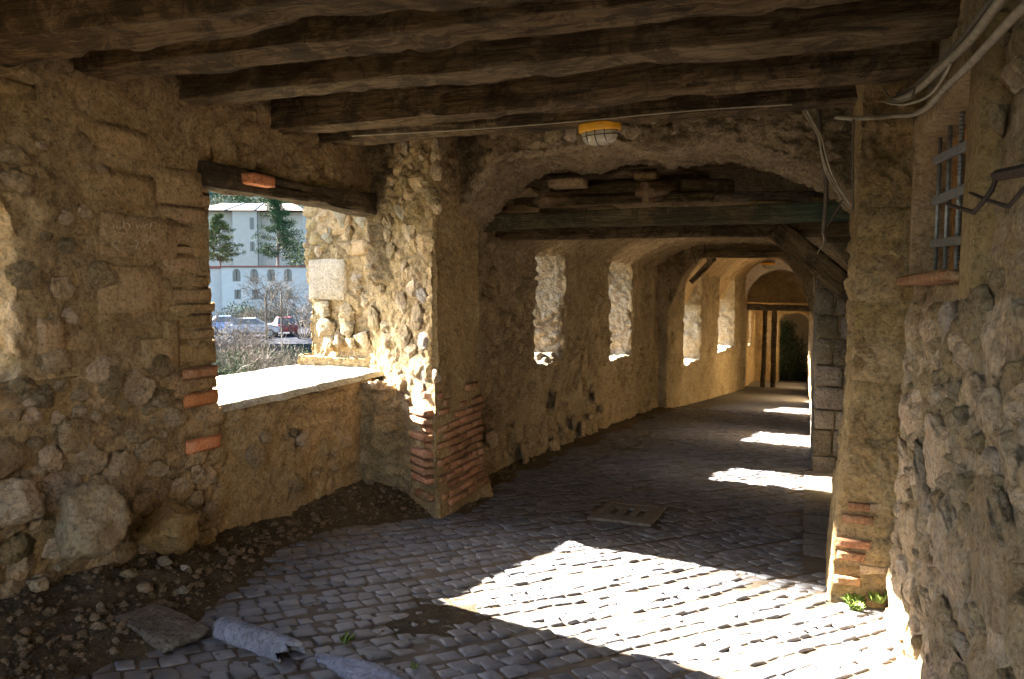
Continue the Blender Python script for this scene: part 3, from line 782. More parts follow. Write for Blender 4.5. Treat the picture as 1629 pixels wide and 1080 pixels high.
# ================================================================== roof and ceiling
ROOF = bpy.data.objects.new('roof', None)
bm = bmesh.new(); bx(bm, -5.4, 1.6, -.9, 41, 3.52, 3.75)
ROOF = bm_obj('roof', bm, M['vault']); props(ROOF, 'heavy roof slab over the passage', kind='structure')
CEIL = empty('ceiling', (-1.7, 1.0, 3.15), None, None); CEIL['kind'] = 'structure'; CEIL['label'] = 'ceiling of old dark boards above the near beams'
def beam_mesh(name, L, w_, h_, seed, n=60, wear=.03, rnd=.035, sag=0.0, taper=0.0):
    """a hewn timber along X from 0 to L, centre of section on the axis"""
    sec = []
    k = 7
    for a, b in (((-1, -1), (1, -1)), ((1, -1), (1, 1)), ((1, 1), (-1, 1)), ((-1, 1), (-1, -1))):
        for i in range(k):
            t = i / k; sec.append((a[0] + (b[0] - a[0]) * t, a[1] + (b[1] - a[1]) * t))
    sec = np.array(sec) * [w_ / 2, h_ / 2]; m_ = len(sec)
    # round the arrises
    r_ = np.linalg.norm(sec / [w_ / 2, h_ / 2], axis=1)
    sec = sec * (1 - (rnd / max(w_, h_)) * 2.2 * np.clip(r_ - 1.05, 0, 1) ** .8)[:, None]
    xs = np.linspace(0, L, n); V = np.zeros((n, m_, 3)); V[:, :, 0] = xs[:, None]
    tp = 1 - taper * (xs / L)
    V[:, :, 1] = sec[None, :, 0] * tp[:, None]; V[:, :, 2] = sec[None, :, 1] * tp[:, None]
    P = V.reshape(-1, 3); nr = P.copy(); nr[:, 0] = 0; nr /= np.linalg.norm(nr, axis=1)[:, None]
    q = P * [1.2, 9, 9] + seed * 3.7
    d = fbm(q, seed, 4, .6) * wear + fbm(P * [.8, 2, 2] + seed, seed + 3, 2) * wear * .5
    d += fbm(P * [4, 7, 7] + seed, seed + 4, 3, .6) * wear * .55 - sst(.25, .5, fbm(P * [2.2, 5, 5] + seed * 2, seed + 6, 2)) * wear * .6
    cr = np.abs(fbm(P * [.6, 14, 14] + seed * 1.3, seed + 5, 2)); d -= (1 - sst(0, .06, cr)) * wear * .7
    P = P + nr * d[:, None]
    P[:, 2] += fbm(np.stack([P[:, 0] * .5 + seed, 0 * P[:, 0], 0 * P[:, 0]], 1), seed + 7, 2) * .014 - sag * 4 * (P[:, 0] / L) * (1 - P[:, 0] / L)
    P[:, 0] += fbm(P * 9, seed + 2, 2) * .02 * ((P[:, 0] < .001) | (P[:, 0] > L - .001))
    F_ = []
    for i in range(n - 1):
        for j in range(m_): F_.append((i * m_ + j, i * m_ + (j + 1) % m_, (i + 1) * m_ + (j + 1) % m_, (i + 1) * m_ + j))
    F_.append(tuple(range(m_))[::-1]); F_.append(tuple((n - 1) * m_ + j for j in range(m_)))
    bm_ = bpy.data.meshes.new(name); bm_.from_pydata(P.tolist(), [], [f[::-1] for f in F_]); bm_.shade_smooth(); bm_.update()
    return bm_
def beam(name, p0, p1, w_, h_, m, seed, parent=None, wear=.03, rnd=.035, sag=0, n=60, roll=0.0, taper=0.0):
    p0, p1 = Vector(p0), Vector(p1); d = p1 - p0
    o = link(name, beam_mesh(name, d.length, w_, h_, seed, n, wear, rnd, sag, taper), m, parent)
    x = d.normalized(); y = Vector((0, 0, 1)).cross(x).normalized(); z = x.cross(y)
    o.rotation_euler = (Matrix((x, y, z)).transposed() @ Matrix.Rotation(roll, 3, 'X')).to_euler()
    o.location = p0 - (parent.location if parent else Vector((0, 0, 0)))
    return o
r = random.Random(5)
x = -4.35; i = 0
while x < 1.2:
    wd = r.uniform(.20, .30)
    for (ya, yb) in ((-.8, r.uniform(1.6, 2.2)), (None, 6.6)):
        if ya is None: ya = prev_y + .02
        prev_y = yb
        beam('ceiling_board', (x + wd / 2, ya, 3.16 + r.uniform(-.008, .02)), (x + wd / 2, yb, 3.16 + r.uniform(-.008, .02)), wd - .015, .045, M['wood'], 200 + i, CEIL, wear=.006, rnd=.005, n=40); i += 1
    x += wd
BG = 'hewn oak beams under the near ceiling'
def near_beam(yl, yr, z, w_, h_, seed, label, m='wood'):
    o = beam('ceiling_beam', (-4.25, yl, z + h_ / 2), (.85, yr, z + h_ / 2), w_, h_, M[m], seed, wear=.042, rnd=.016, n=200)
    return props(o, label, 'beam', BG)
near_beam(6.08, 5.98, 2.84, .26, .30, 1, 'dark oak beam farthest back, touching the torn mortar arch with the lamp below')
near_beam(5.38, 5.22, 2.82, .26, .31, 2, 'second dark oak beam in front of the mortar arch, with splintered underside')
near_beam(4.40, 4.6, 2.86, .30, .30, 3, 'thick brown oak beam in the middle of the ceiling with pale lower arris', 'wood_b')
near_beam(3.58, 3.72, 2.83, .30, .31, 4, 'charred oak beam whose left end is rotten and black, over the pier between windows')
near_beam(2.86, 3.05, 2.76, .34, .36, 5, 'nearest visible oak beam, crossing the upper left corner of the view')
near_beam(1.7, 1.8, 2.80, .3, .34, 6, 'oak beam above the viewer at the first left window')
near_beam(.3, .35, 2.80, .3, .34, 7, 'oak beam directly over the viewer')

# ------------------------------------------------------------------ broken ceiling and its timbers
bF = beam('cross_beam', (-3.55, 7.8, 2.245), (.62, 7.8, 2.25), .24, .17, M['wood_green'], 11, wear=.018, rnd=.02, n=80)
props(bF, 'flat cross beam with flaking green paint at its right end', 'beam')
bG = beam('cross_beam', (-3.5, 8.72, 2.18), (.62, 8.72, 2.15), .22, .15, M['wood'], 12, wear=.016, rnd=.02, n=80)
props(bG, 'thinner dark cross beam just behind and below the green painted beam', 'beam')
b_ = beam('diagonal_brace', (-.33, 8.62, 2.16), (.52, 8.62, 1.42), .2, .24, M['wood'], 13, wear=.02, n=40)
props(b_, 'dark diagonal timber brace running from the cross beam down to the right wall', 'brace')
b_ = beam('log', (-1.50, 7.60, 2.475), (-1.1, 9.3, 2.74), .2, .2, M['log_w'], 14, wear=.012, rnd=.14, n=30); props(b_, 'round log end poking forward above the middle of the green beam', 'log', 'logs of the broken ceiling')
b_ = beam('log', (-2.56, 7.62, 2.43), (-2.2, 9.3, 2.6), .18, .17, M['log_w'], 15, wear=.02, rnd=.12, n=30); props(b_, 'gnarled log end poking forward above the left part of the green beam', 'log', 'logs of the broken ceiling')
b_ = beam('plank', (-2.62, 8.2, 2.60), (-1.15, 8.25, 2.66), .2, .12, M['wood_b'], 16, wear=.01, n=30, roll=.4); props(b_, 'tilted brown plank lying between the two logs above the green beam', 'plank')
b_ = beam('plank', (-2.3, 8.0, 2.47), (-.9, 8.05, 2.47), .18, .10, M['wood_b'], 17, wear=.012, n=30, roll=.3); props(b_, 'scarred reddish plank resting directly on the green beam', 'plank')
b_ = beam('plank', (-1.25, 8.1, 2.58), (-.75, 8.3, 2.56), .22, .17, M['wood_b'], 18, wear=.012, n=20, roll=.2); props(b_, 'short thick timber stub right of the round log end', 'plank')
b_ = beam('plank', (-.72, 8.3, 2.47), (.15, 8.3, 2.44), .2, .10, M['wood_grey'], 19, wear=.01, n=20); props(b_, 'board with a pale front edge under the dark gap on the right', 'plank')
b_ = beam('plank', (-2.55, 7.8, 2.68), (-1.45, 8.0, 2.72), .13, .07, M['wood_b'], 20, wear=.012, n=20); props(b_, 'thin curved lath tight under the back edge of the mortar arch', 'plank')
t_ = add_block(None, (-2.33, 7.8, 2.62), (.37, .26, .09), 'ashlar', 'flat_stone'); props(t_, 'flat oblong stone laid on the planks left of the round log', 'stone')
t_ = add_block(None, (-2.85, 7.85, 2.56), (.30, .26, .08), 'ashlar', 'flat_stone'); props(t_, 'flat stone wedged at the left end under the mortar arch', 'stone')
t_ = add_block(None, (-1.53, 7.85, 2.66), (.22, .2, .07), 'ashlar', 'flat_stone'); props(t_, 'small rounded stone sitting above the round log end', 'stone')
for i, (xx, zz, ww) in enumerate(((-3.0, 2.42, .28), (-2.05, 2.36, .3), (-.35, 2.36, .4), (.15, 2.38, .3))):
    t_ = add_block(None, (xx, 8.25, zz), (ww, .5, .08), 'ashlar', 'flat_stone')
    props(t_, ['stone slab bridging to the left wall beside the gnarled log', 'thin stone slab on the beam under the tilted plank', 'stone slab on the green painted stretch of the beam', 'stone slab at the right end on the green paint'][i], 'stone')
# backing boards over the gap
BK = empty('broken_ceiling', (-1.6, 8.4, 2.8), 'dark broken board ceiling with gaps above the green cross beam', 'ceiling')
for i in range(7):
    y = 7.7 + i * .235
    if i == 2: continue
    beam('board', (-3.6, y, 2.86 + .02 * (i % 2)), (.7, y, 2.9 - .02 * (i % 3)), .20, .04, M['wood'], 300 + i, BK, wear=.008, rnd=.006, n=30)

# far timbers
b_ = beam('cross_beam', (-2.35, 19.1, 2.27), (.1, 19.1, 2.25), .2, .17, M['wood_b'], 21, wear=.015, n=40); props(b_, 'short brown cross timber on the dark arch at the bend', 'beam')
b_ = beam('diagonal_brace', (-2.05, 19.0, 2.2), (-2.6, 19.0, 1.6), .14, .14, M['wood_b'], 22, wear=.015, n=20); props(b_, 'small light brace under the left end of the far cross timber', 'brace')
b_ = beam('timber_lintel', (-2.35, 33.4, .62), (.3, 33.4, .58), .34, .24, M['wood_grey'], 23, wear=.02, n=40); props(b_, 'pale grey timber lintel under the far lunette wall', 'lintel')
for i, (u, lab) in enumerate(((1216, 'leaning crooked timber post left of the pair at the far end'), (1232, 'straight timber post beside the dark far doorway'))):
    p = atY(u, 500, 33.5)
    b_ = beam('timber_post', (p.x, 33.5, fz(33.5) - .2), (p.x + .04 * (1 - i), 33.5, .52), .2, .2, M['wood_b'], 24 + i, wear=.03, rnd=.1, n=30); props(b_, lab, 'post')

# ------------------------------------------------------------------ lintel and parts of the left window wall
o = beam('wooden_lintel', (XL - .10, 4.42, 2.37), (XL - .10, 6.72, 2.36), .26, .18, M['lintel_w'], 32, WALL_L, wear=.035, rnd=.012, n=90)
p = atX(409, 287, XL + .06)
o = add_block(WALL_L, (p.x, p.y, p.z), (.14, .28, .085), 'brick_new', 'brick'); o['label'] = 'clean orange brick wedged on the lintel'
# sill
sx = np.arange(-5.28, XL + .03, .04); sy = np.arange(4.3, 7.5, .04); SX, SY = np.meshgrid(sx, sy, indexing='ij')
Ps = np.stack([SX.ravel(), SY.ravel(), np.full(SX.size, SILL + .012)], 1); Ps[:, 2] += fbm(Ps * 4, 61, 4) * .022 - .10 * sst(XL - .03, XL + .03, Ps[:, 0]) ; Ps[:, 0] += fbm(Ps * 5, 62, 3) * .03
link('sill', np_mesh('sill', Ps - np.array(WALL_L.location), grid_faces(len(sx), len(sy))), M['sill'], WALL_L)
# quoin bricks of the left jamb, bottom up
def quoin(v, hgt, m, name, u0=296, u1=347, dx=.0):
    if 'brick' not in m: dx = -.027; u0 -= 12
    a, b_2 = atX(u0, v, XL), atX(u1, v, XL)
    return add_block(WALL_L, (XL - .206 + dx, (a.y + b_2.y) / 2, (a.z + b_2.z) / 2 - .005), (.44, b_2.y - a.y + .03, hgt), m, name)
qe = [(717, 'brick_new', 299, 349), (693, 'ashlar', 300, 352), (645, 'brick_new', 296, 346), (622, 'ashlar', 294, 348), (601, 'brick', 294, 346), (581, 'ashlar', 286, 347), (540, 'ashlar', 290, 344), (521, 'ashlar', 284, 341), (498, 'ashlar', 288, 345),
      (481, 'ashlar', 278, 340), (455, 'ashlar', 284, 334), (437, 'ashlar', 276, 326), (402, 'ashlar', 284, 329), (388, 'ashlar', 272, 324), (355, 'ashlar', 278, 333), (326, 'ashlar', 272, 337), (300, None, 0, 0)]
for (va, m, u0, u1), (vb, _m, _a, _b) in zip(qe, qe[1:]):
    a_, b2 = atX(320, va, XL), atX(320, vb, XL)
    quoin((va + vb) / 2, (b2.z - a_.z) * .97, m, 'brick' if 'brick' in m or va - vb < 24 else 'stone_block', u0, u1)
# large dressed blocks
for (u0, v0, u1, v1, lab) in ((150, 190, 240, 256, None), (128, 262, 250, 330, None), (157, 336, 288, 414, 'dressed block with faint chalk scratches'), (156, 420, 262, 496, None), (45, 606, 134, 668, None), (250, 262, 326, 330, None), (262, 508, 290, 585, None), (0, 120, 62, 160, None), (0, 660, 24, 760, None), (228, 540, 282, 600, None), (60, 505, 110, 560, None)):
    a, c_ = atX(u0, v0, XL), atX(u1, v1, XL)
    o = add_block(WALL_L, (XL - .122, (a.y + c_.y) / 2, (a.z + c_.z) / 2), (.24, c_.y - a.y - .01, abs(a.z - c_.z) * 1.0), 'ashlar', 'stone_block', tilt=0)
    if lab: o['label'] = lab; BLK = o
# chalk scratches: the words that can be read, then a worn second line
def strokes(name, lines, fn, parent, m, wd=.004):
    bm = bmesh.new()
    for ln in lines:
        pts = [fn(*p) for p in ln]
        tube(bm, pts, wd, 4)
    o = bm_obj(name, bm, m, parent)
    return o
BLX = XL + .016
L = WALL_L.location
def onblk(u, v): p = atX(u, v, BLX); return p - L
ch = [[(181, 357), (181, 364)], [(186, 358), (186, 363), (192, 363), (194, 362)], [(197, 352), (197, 363)], [(197, 358), (202, 354), (206, 358), (207, 363)],
      [(217, 358), (219, 363), (222, 358), (225, 363), (228, 355)], [(229, 360), (233, 356), (236, 360), (232, 363), (229, 361)], [(240, 362), (240, 355), (245, 353)], [(228, 348), (232, 346)],
      [(184, 373), (190, 370), (198, 372)], [(185, 383), (178, 387), (184, 393), (190, 399)], [(203, 391), (214, 392)], [(214, 382), (220, 386), (216, 396), (224, 396)], [(229, 380), (235, 384), (241, 378), (251, 381)], [(230, 395), (232, 397)]]
o = strokes('chalk_writing', ch, onblk, WALL_L, M['chalk'], .0035); o['kind'] = 'stuff'; o['label'] = 'faint scratched words ich war'

# stones set in the left wall
def in_block(s, z): return False
r = random.Random(31)
for s, z, a, b_ in pack(120, 2.1, 4.45, -.25, 1.05, .035, .17, 3, lambda s, z, a: z + SL * s > -.1 and not (s > 4.1 and z > .35), gap=.88):
    add_stone(WALL_L, (XL - .008, s, z), (.03 + a * .16, a * 1.15, b_ * 1.15), 'stone', r=r)
for s, z, a, b_ in pack(18, 2.2, 3.0, 1.0, 2.3, .04, .12, 4):
    if s < 3.05 and z > 1.05 and s < 3.0: continue
    add_stone(WALL_L, (XL - .035, s, z), (.025 + a * .12, a, b_), 'stone', r=r)
for s, z, a, b_ in pack(20, 3.05, 3.6, .9, 2.5, .04, .12, 5):
    add_stone(WALL_L, (XL - .025, s, z), (.025 + a * .14, a, b_), 'stone', r=r)
for s, z, a, b_ in pack(9, 4.6, 6.4, -.35, .55, .05, .13, 6):
    add_stone(WALL_L, (XL - .03, s, z), (.025 + a * .12, a, b_), 'stone', r=r)
# stones in the lit reveal right of the big window, and the corner toward the pier
def reveal(u, v):
    d = ray(u, v)
    # plane Y = YP + (XP-X)*.52 (X>-4) ; Y = 6.644 + (-4-X)*.12 beyond
    n1 = np.array([.75, 1, 0]); c1 = YP + XP * .75; t = (c1 - n1 @ EYEP) / (n1 @ d); p = EYEP + d * t
    if p[0] < -4.4:
        n2 = np.array([.3, 1, 0]); c2 = YP + 1.35 * .75 - 4.4 * .3; t = (c2 - n2 @ EYEP) / (n2 @ d); p = EYEP + d * t
    return Vector(p)
AR1, AR2 = math.atan(-.75), math.atan(-.3)
def rev_block(u0, v0, u1, v1, m='stone_pale', name='stone_block', dep=.2, out=.02):
    a, c_ = reveal(u0, v0), reveal(u1, v1); mid = (a + c_) / 2
    ang = AR2 if mid.x < -4.4 else AR1
    wd = math.hypot(c_.x - a.x, c_.y - a.y)
    return add_block(PIER_L, (mid.x, mid.y + dep / 2 - out, mid.z), (wd, dep, abs(a.z - c_.z)), m, name, rz=ang)
rev_block(494, 412, 552, 478, 'ashlar_p').__setitem__('label', 'large pale dressed block in the window reveal')
rev_block(560, 383, 592, 404, 'ashlar'); rev_block(497, 330, 560, 372, 'ashlar', out=0)
r = random.Random(8)
rs = [(566, 442, 9), (566, 462, 8), (584, 420, 9), (592, 440, 10), (604, 455, 10), (578, 478, 12), (548, 494, 15), (549, 518, 16), (514, 520, 19), (512, 490, 14), (590, 505, 15), (608, 520, 13), (612, 540, 14), (536, 540, 10), (556, 544, 9), (522, 545, 11), (575, 540, 14), (640, 430, 14), (655, 455, 16), (636, 480, 15), (660, 500, 18), (640, 530, 18), (668, 470, 12), (672, 540, 16), (650, 560, 16),
      (632, 590, 14), (634, 620, 16), (652, 600, 14), (672, 590, 18), (668, 618, 14), (690, 600, 12), (640, 645, 14), (628, 668, 14), (520, 375, 14), (552, 372, 10), (505, 400, 8), (620, 400, 13), (612, 365, 16), (650, 370, 15), (574, 350, 15), (540, 345, 13), (634, 335, 14)]
for u, v, s in rs:
    p = reveal(u, v); k = project(p)[2]; a = s * k / F_PX * 1.12
    ang = AR2 if p.x < -4.4 else AR1
    add_stone(PIER_L, p + Vector((.6, .8, 0)) * (.028 if p.x > -4.4 else .02), (a * 1.2, a * .16 + .03, a * r.uniform(.8, 1.2)), 'stone_pale' if r.random() < .12 else 'stone', rot=(r.uniform(-.2, .2), r.uniform(-.4, .4), ang), r=r)
# brick foot of the pier
r = random.Random(12)
for row in range(14):
    z = -.40 + row * .076
    foot = .10 * min(1, max(0, (-.1 - z) / .5))
    y = YP + .02 + (.06 if row % 2 else .19) - .02
    if row % 2 == 0 or r.random() < .8:
        pass
    while y < 7.18:
        Lb = r.choice((.255, .25, .13))
        Lb = min(Lb, 7.24 - y)
        p_in = .96 if row < 10 else (.75 if row < 12 else .4)
        if Lb > .07 and r.random() < p_in and not (row < 1 and r.random() < .5):
            add_block(PIER_L, (XP + foot - .075 + r.uniform(-.013, .013), y + Lb / 2, z + r.uniform(-.004, .004)), (.16, Lb - .014, .064 + r.uniform(-.006, .002)), 'brick', 'brick', r=r, rx=r.uniform(-.02, .02))
        y += Lb + .002
    if row in (1, 3, 4, 6, 8, 10, 11, 5):  # headers turning the corner into the reveal
        q_ = Vector((XP + foot - .12, YP + .10 - foot * .3, z)) + Vector((-.06, .03, 0))
        add_block(PIER_L, q_, (.30, .15, .06), 'brick', 'brick', rz=AR1, r=r)
# pilaster stones, stucco wall stones
for s, z, a, b_ in pack(12, 8.0, 13.6, -.9, -.1, .06, .2, 15, lambda s, z, a: z > fz(s) - .0 and z < fz(s) + .9):
    add_stone(WALL_LF, (XF + .05, s, z), (.03 + a * .12, a, b_), 'stone', r=r)

# ------------------------------------------------------------------ right wall stones
r = random.Random(55)
for s, z, a, b_ in pack(170, 1.75, 5.0, -.42, 1.5, .045, .30, 56, lambda s, z, a: z + a * .2 < 1.5, gap=.86):
    add_stone(WALL_R, (XR + .035 * max(z, -1) + .018, s, z), (.045 + a * .10, a, b_ * 1.3), 'stone_tan' if r.random() < .86 else 'stone_grey', rot=(r.uniform(-.35, .35), r.uniform(-.08, .08), r.uniform(-.1, .1)), r=r)
for s, z, a, b_ in pack(30, 1.9, 3.3, 1.45, 2.6, .03, .09, 57):
    add_stone(WALL_R, (XR + .10, s, z), (.02 + a * .15, a, b_), 'stone', r=r)
# barred window
wx = XR + .075
WIN = link('window', None, None, WALL_R); WIN.location = Vector((wx + .35, 4.3, 2.0)) - WALL_R.location
WL = Vector((wx + .35, 4.3, 2.0))
def wbox(name, x0, x1, y0, y1, z0, z1, m, bev=.006):
    bm = bmesh.new(); bx(bm, x0 - WL.x, x1 - WL.x, y0 - WL.y, y1 - WL.y, z0 - WL.z, z1 - WL.z)
    bmesh.ops.bevel(bm, geom=bm.edges[:], offset=bev, segments=2, affect='EDGES')
    return bm_obj(name, bm, m, WIN)
y0, y1 = RWY; z0, z1 = RWZ
M['frame_o'] = plain('varnished window wood', (.36, .17, .05), .5, 0, 20, .3, .2)
M['pane'] = plain('dirty glass', (.03, .04, .035), .15, 0, 5, .3, .02, spec=.6)
wbox('window_frame', .775, .825, y0 - .02, y1 + .02, z1 - .11, z1 + .03, M['frame_o'])
wbox('window_frame', .775, .825, y0 - .02, y1 + .02, z0 - .02, z0 + .09, M['frame_o'])
for yy in (y0 - .02, y0 + .44, y0 + .9, y1 - .05): wbox('window_frame', .777, .823, yy, yy + .06, z0 + .09, z1 - .11, M['frame_o'])
wbox('pane', .80, .81, y0, y1, z0 + .02, z1 - .02, M['pane'], .001)
for k, yy in enumerate((5.03, 4.70, 4.36, 4.0)):
    rad = .011 if k < 2 else .010
    bm = bmesh.new(); zz0, zz1 = z0 - .05, z1 + .06
    tube(bm, [(.68 - WL.x, yy - WL.y, zz0 - WL.z), (.68 - WL.x, yy - WL.y, zz1 - WL.z)], rad, 10)
    if k == 2:
        for q in range(46):
            z = zz0 + (q + .5) * (zz1 - zz0) / 46
            tube(bm, [(.68 - WL.x, yy - WL.y, z - .004 - WL.z), (.68 - WL.x, yy - WL.y, z + .004 - WL.z)], rad + .003, 10)
    o = bm_obj('bar', bm, M['iron'], WIN, smooth=True)
    if k == 2: o['label'] = 'ribbed upright bar'
for (za, zb) in ((2.32, 2.235), (2.075, 2.035), (1.835, 1.80)):
    bm = bmesh.new(); vs = bx(bm, -.011, .011, -1, 1, -.022, .022)
    ya, yb = 5.06, 3.6
    slope = (za - zb) / (5.4 - 4.25); zc = za - slope * (5.4 - (ya + yb) / 2)
    for v in bm.verts: v.co.y *= (ya - yb) / 2
    bmesh.ops.bevel(bm, geom=bm.edges[:], offset=.003, segments=1, affect='EDGES')
    o = bm_obj('bar', bm, M['iron'], WIN); o.rotation_euler.x = math.atan(slope); o.location = Vector((.662, (ya + yb) / 2, zc)) - WL
add_block(WALL_R, (wx + .06, (y0 + y1) / 2 - .0, z0 - .012), (.34, y1 - y0 + .04, .05), 'brick', 'window_sill')
add_block(WALL_R, (XR + .085 + .1, y1 + .10, 1.98), (.26, .16, .98), 'ashlar', 'jamb_stone', rnd_ := 0) if False else None
o = add_block(WALL_R, (XR + .18, y1 + .035, 2.02), (.27, .07, .86), 'ashlar', 'jamb_stone')
o = add_block(WALL_R, (XR + .185, y0 - .17, 2.06), (.28, .30, 1.06), 'ashlar', 'jamb_stone')
o = add_block(WALL_R, (XR + .20, (y0 + y1) / 2, z1 + .09), (.3, y1 - y0 + .5, .17), 'ashlar', 'lintel_stone')
# stones and bricks of the near right pier
r = random.Random(9); z = -.38
for k in range(7):
    h_ = .078
    if k in (0, 2, 3, 5, 6): add_block(PIER_R, (.27 + .01 + .01 * k, 5.222 + .05 + .009 * k, z + .11), (.16 + r.uniform(-.05, .05), .14, .056), 'brick', 'brick', r=r)
    if k in (1, 3, 6): add_block(PIER_R, (.43, 5.29 + .008 * k, z + .11), (.16, .12, .066), 'ashlar', 'stone_block', r=r)
    z += h_
M['pierstone'] = stone_mat('pitted yellow tuff', (.42, .26, .10), (.55, .36, .145), (.62, .44, .20), pale=(.56, .48, .35), pale_amt=.3, obj_random=True, dark=.45, bump=1.3, var=.35)
z = .36
while z < 1.9:
    h_ = r.uniform(.24, .5); wd = r.uniform(.27, .33)
    add_block(PIER_R, (.29 + wd / 2 - .01, 5.435, z + h_ / 2), (wd, .22, h_ + .02), 'pierstone', 'stone_block', r=r)
    z += h_
# grey blocks of the far right pier
r = random.Random(10)
z = fz(10.9) - .1
while z < 2.1:
    h_ = r.uniform(.22, .38); x = XR2 - .02
    while x < .62:
        wd = r.uniform(.2, .42)
        add_block(WALL_RF, (x + wd / 2, 10.92, z + h_ / 2), (wd - .015, .16, h_ - .015), 'block_grey', 'stone_block', r=r); x += wd
    y = 10.95
    while y < 13.5:
        wd = r.uniform(.3, .6); add_block(WALL_RF, (XR2 + .05, y + wd / 2, z + h_ / 2), (.16, wd - .02, h_ - .015), 'block_grey', 'stone_block', r=r); y += wd
    z += h_

# arch stones showing through the torn mortar
r = random.Random(14)
for k in range(34):
    xx = r.uniform(-2.2, .15); zz = 2.72 - (.36 * abs((xx + 1.28) / 1.72) ** 5 if xx < -1.28 else .62 * abs((xx + 1.28) / 1.72) ** 3.2) + r.uniform(.06, .24)
    a = r.uniform(.04, .10)
    add_stone(ARCH, (xx, 6.345, zz), (a, .035, a * .8), 'stone', r=r)
for k in range(40):
    u, v = r.uniform(585, 760), r.uniform(225, 330)
    u = min(u, 692); p = reveal(u, v)
    a = r.uniform(.04, .10); add_stone(PIER_L, p + Vector((0, .03, 0)), (a, .035, a * .8), 'stone', rot=(0, r.uniform(-.5, .5), AR1), r=r)

# ------------------------------------------------------------------ floor things
DC = empty('drain_cover', (-1.53, 7.15, fz(7.15) + .003), 'dusty square iron drain cover with three slots set in the setts', 'drain cover')
DC.rotation_euler = (-SL, 0, R(0))
M['cast'] = plain('dusty cast iron', (.21, .18, .145), .8, .1, 18, .35, .5)
bm = bmesh.new()
for a in ((-.29, .29, -.41, -.35), (-.29, .29, .35, .41), (-.29, -.23, -.35, .35), (.23, .29, -.35, .35)): bx(bm, a[0], a[1], a[2], a[3], -.03, .014)
bmesh.ops.remove_doubles(bm, verts=bm.verts[:], dist=.0005)
bm_obj('frame', bm, M['cast'], DC)
bm = bmesh.new(); xs2 = [-.225, -.155, -.095, -.03, .03, .095, .155, .225]; holes = {1, 3, 5}
# grid plate with three slots cut through
ysl = [-.345, -.16, .18, .345]
vg = [[[bm.verts.new((x, y, z)) for z in (-.02, .010)] for y in ysl] for x in xs2]
def quad(a, b_, c_, d): 
    try: bm.faces.new((a, b_, c_, d))
    except ValueError: pass
for i in range(7):
    for j in range(3):
        if i in holes and j == 1:
            for (p_, q_) in (((i, j), (i + 1, j)), ((i + 1, j), (i + 1, j + 1)), ((i + 1, j + 1), (i, j + 1)), ((i, j + 1), (i, j))):
                quad(vg[p_[0]][p_[1]][0], vg[q_[0]][q_[1]][0], vg[q_[0]][q_[1]][1], vg[p_[0]][p_[1]][1])
            continue
        quad(vg[i][j][1], vg[i + 1][j][1], vg[i + 1][j + 1][1], vg[i][j + 1][1]); quad(vg[i][j][0], vg[i][j + 1][0], vg[i + 1][j + 1][0], vg[i + 1][j][0])
bmesh.ops.recalc_face_normals(bm, faces=bm.faces[:])
bm_obj('plate', bm, M['cast'], DC)
bm = bmesh.new(); bx(bm, -.23, .23, -.35, .35, -.2, -.16); bm_obj('pit', bm, M['black'], DC)

# broken pipe and its crushed continuation
M['slate'] = stone_mat('blue grey fibre cement', (.16, .17, .20), (.24, .25, .29), (.32, .33, .36), pale=(.42, .42, .44), pale_amt=.4, dark=.3, bump=.4, obj_random=True, var=.1)
PIPE = empty('broken_pipe', (-2.6, 3.15, fz(3.15)), 'bluish grey broken pipe lying half sunk in the setts', 'pipe')
p0, p1 = Vector((-2.86, 3.22, -.235)), Vector((-2.32, 3.10, -.235))
bm = bmesh.new(); n = 22; segs = 16
dr = (p1 - p0).normalized(); sd2 = Vector((0, 0, 1)).cross(dr); upv = dr.cross(sd2)
rings = []
for rad, zz in ((.075, 0), (.060, 1)):
    for i in range(n + 1):
        t = i / n; rw = []
        for k in range(segs):
            a = 2 * PI * k / segs
            jag = (.05 * math.sin(k * 2.3) + .04 * math.sin(k * 5.1)) * (t > .99)
            rw.append(bm.verts.new(p0 + dr * ((p1 - p0).length * t + jag) + (sd2 * math.cos(a) + upv * math.sin(a)) * rad * (1 + .03 * math.sin(a * 3 + t * 6))  - PIPE.location))
        rings.append((zz, rw))
O_ = [q for z_, q in rings if z_ == 0]; I_ = [q for z_, q in rings if z_ == 1]
for i in range(n):
    for k in range(segs):
        k2 = (k + 1) % segs
        bm.faces.new((O_[i][k], O_[i + 1][k], O_[i + 1][k2], O_[i][k2])); bm.faces.new((I_[i][k], I_[i][k2], I_[i + 1][k2], I_[i + 1][k]))
for A_, B_, fl_ in ((O_[0], I_[0], 0), (O_[n], I_[n], 1)):
    for k in range(segs):
        k2 = (k + 1) % segs; f_ = (A_[k], A_[k2], B_[k2], B_[k]); bm.faces.new(f_ if not fl_ else f_[::-1])
bm_obj('pipe_wall', bm, M['slate'], PIPE, smooth=True)
CR = link('crushed_slab', rock_mesh('crushed_slab', 900, sub=4, cuts=10, noise=.22), M['slate']); CR.scale = (.36, .095, .05); CR.location = (-1.92, 3.10, -.243); CR.rotation_euler.z = -.12
props(CR, 'crushed bluish grey slab continuing the line of the broken pipe', 'slab')
SLB = link('stone_slab', block_mesh('stone_slab', 77, wob=.1), M['block_grey']); SLB.scale = (.5, .26, .05); SLB.location = (-3.12, 3.06, -.195); SLB.rotation_euler = (-.05, .04, -.25)
props(SLB, 'worn flat slab beside the debris at the lower left', 'slab')
B1 = link('boulder', rock_mesh('boulder', 501, sub=4, cuts=3, noise=.2, pw=.95), M['stone']); B1.scale = (.2, .21, .215); B1.location = atX(142, 828, -3.82); B1.rotation_euler.z = .3
props(B1, 'big rounded brown boulder at the foot of the left wall', 'boulder')
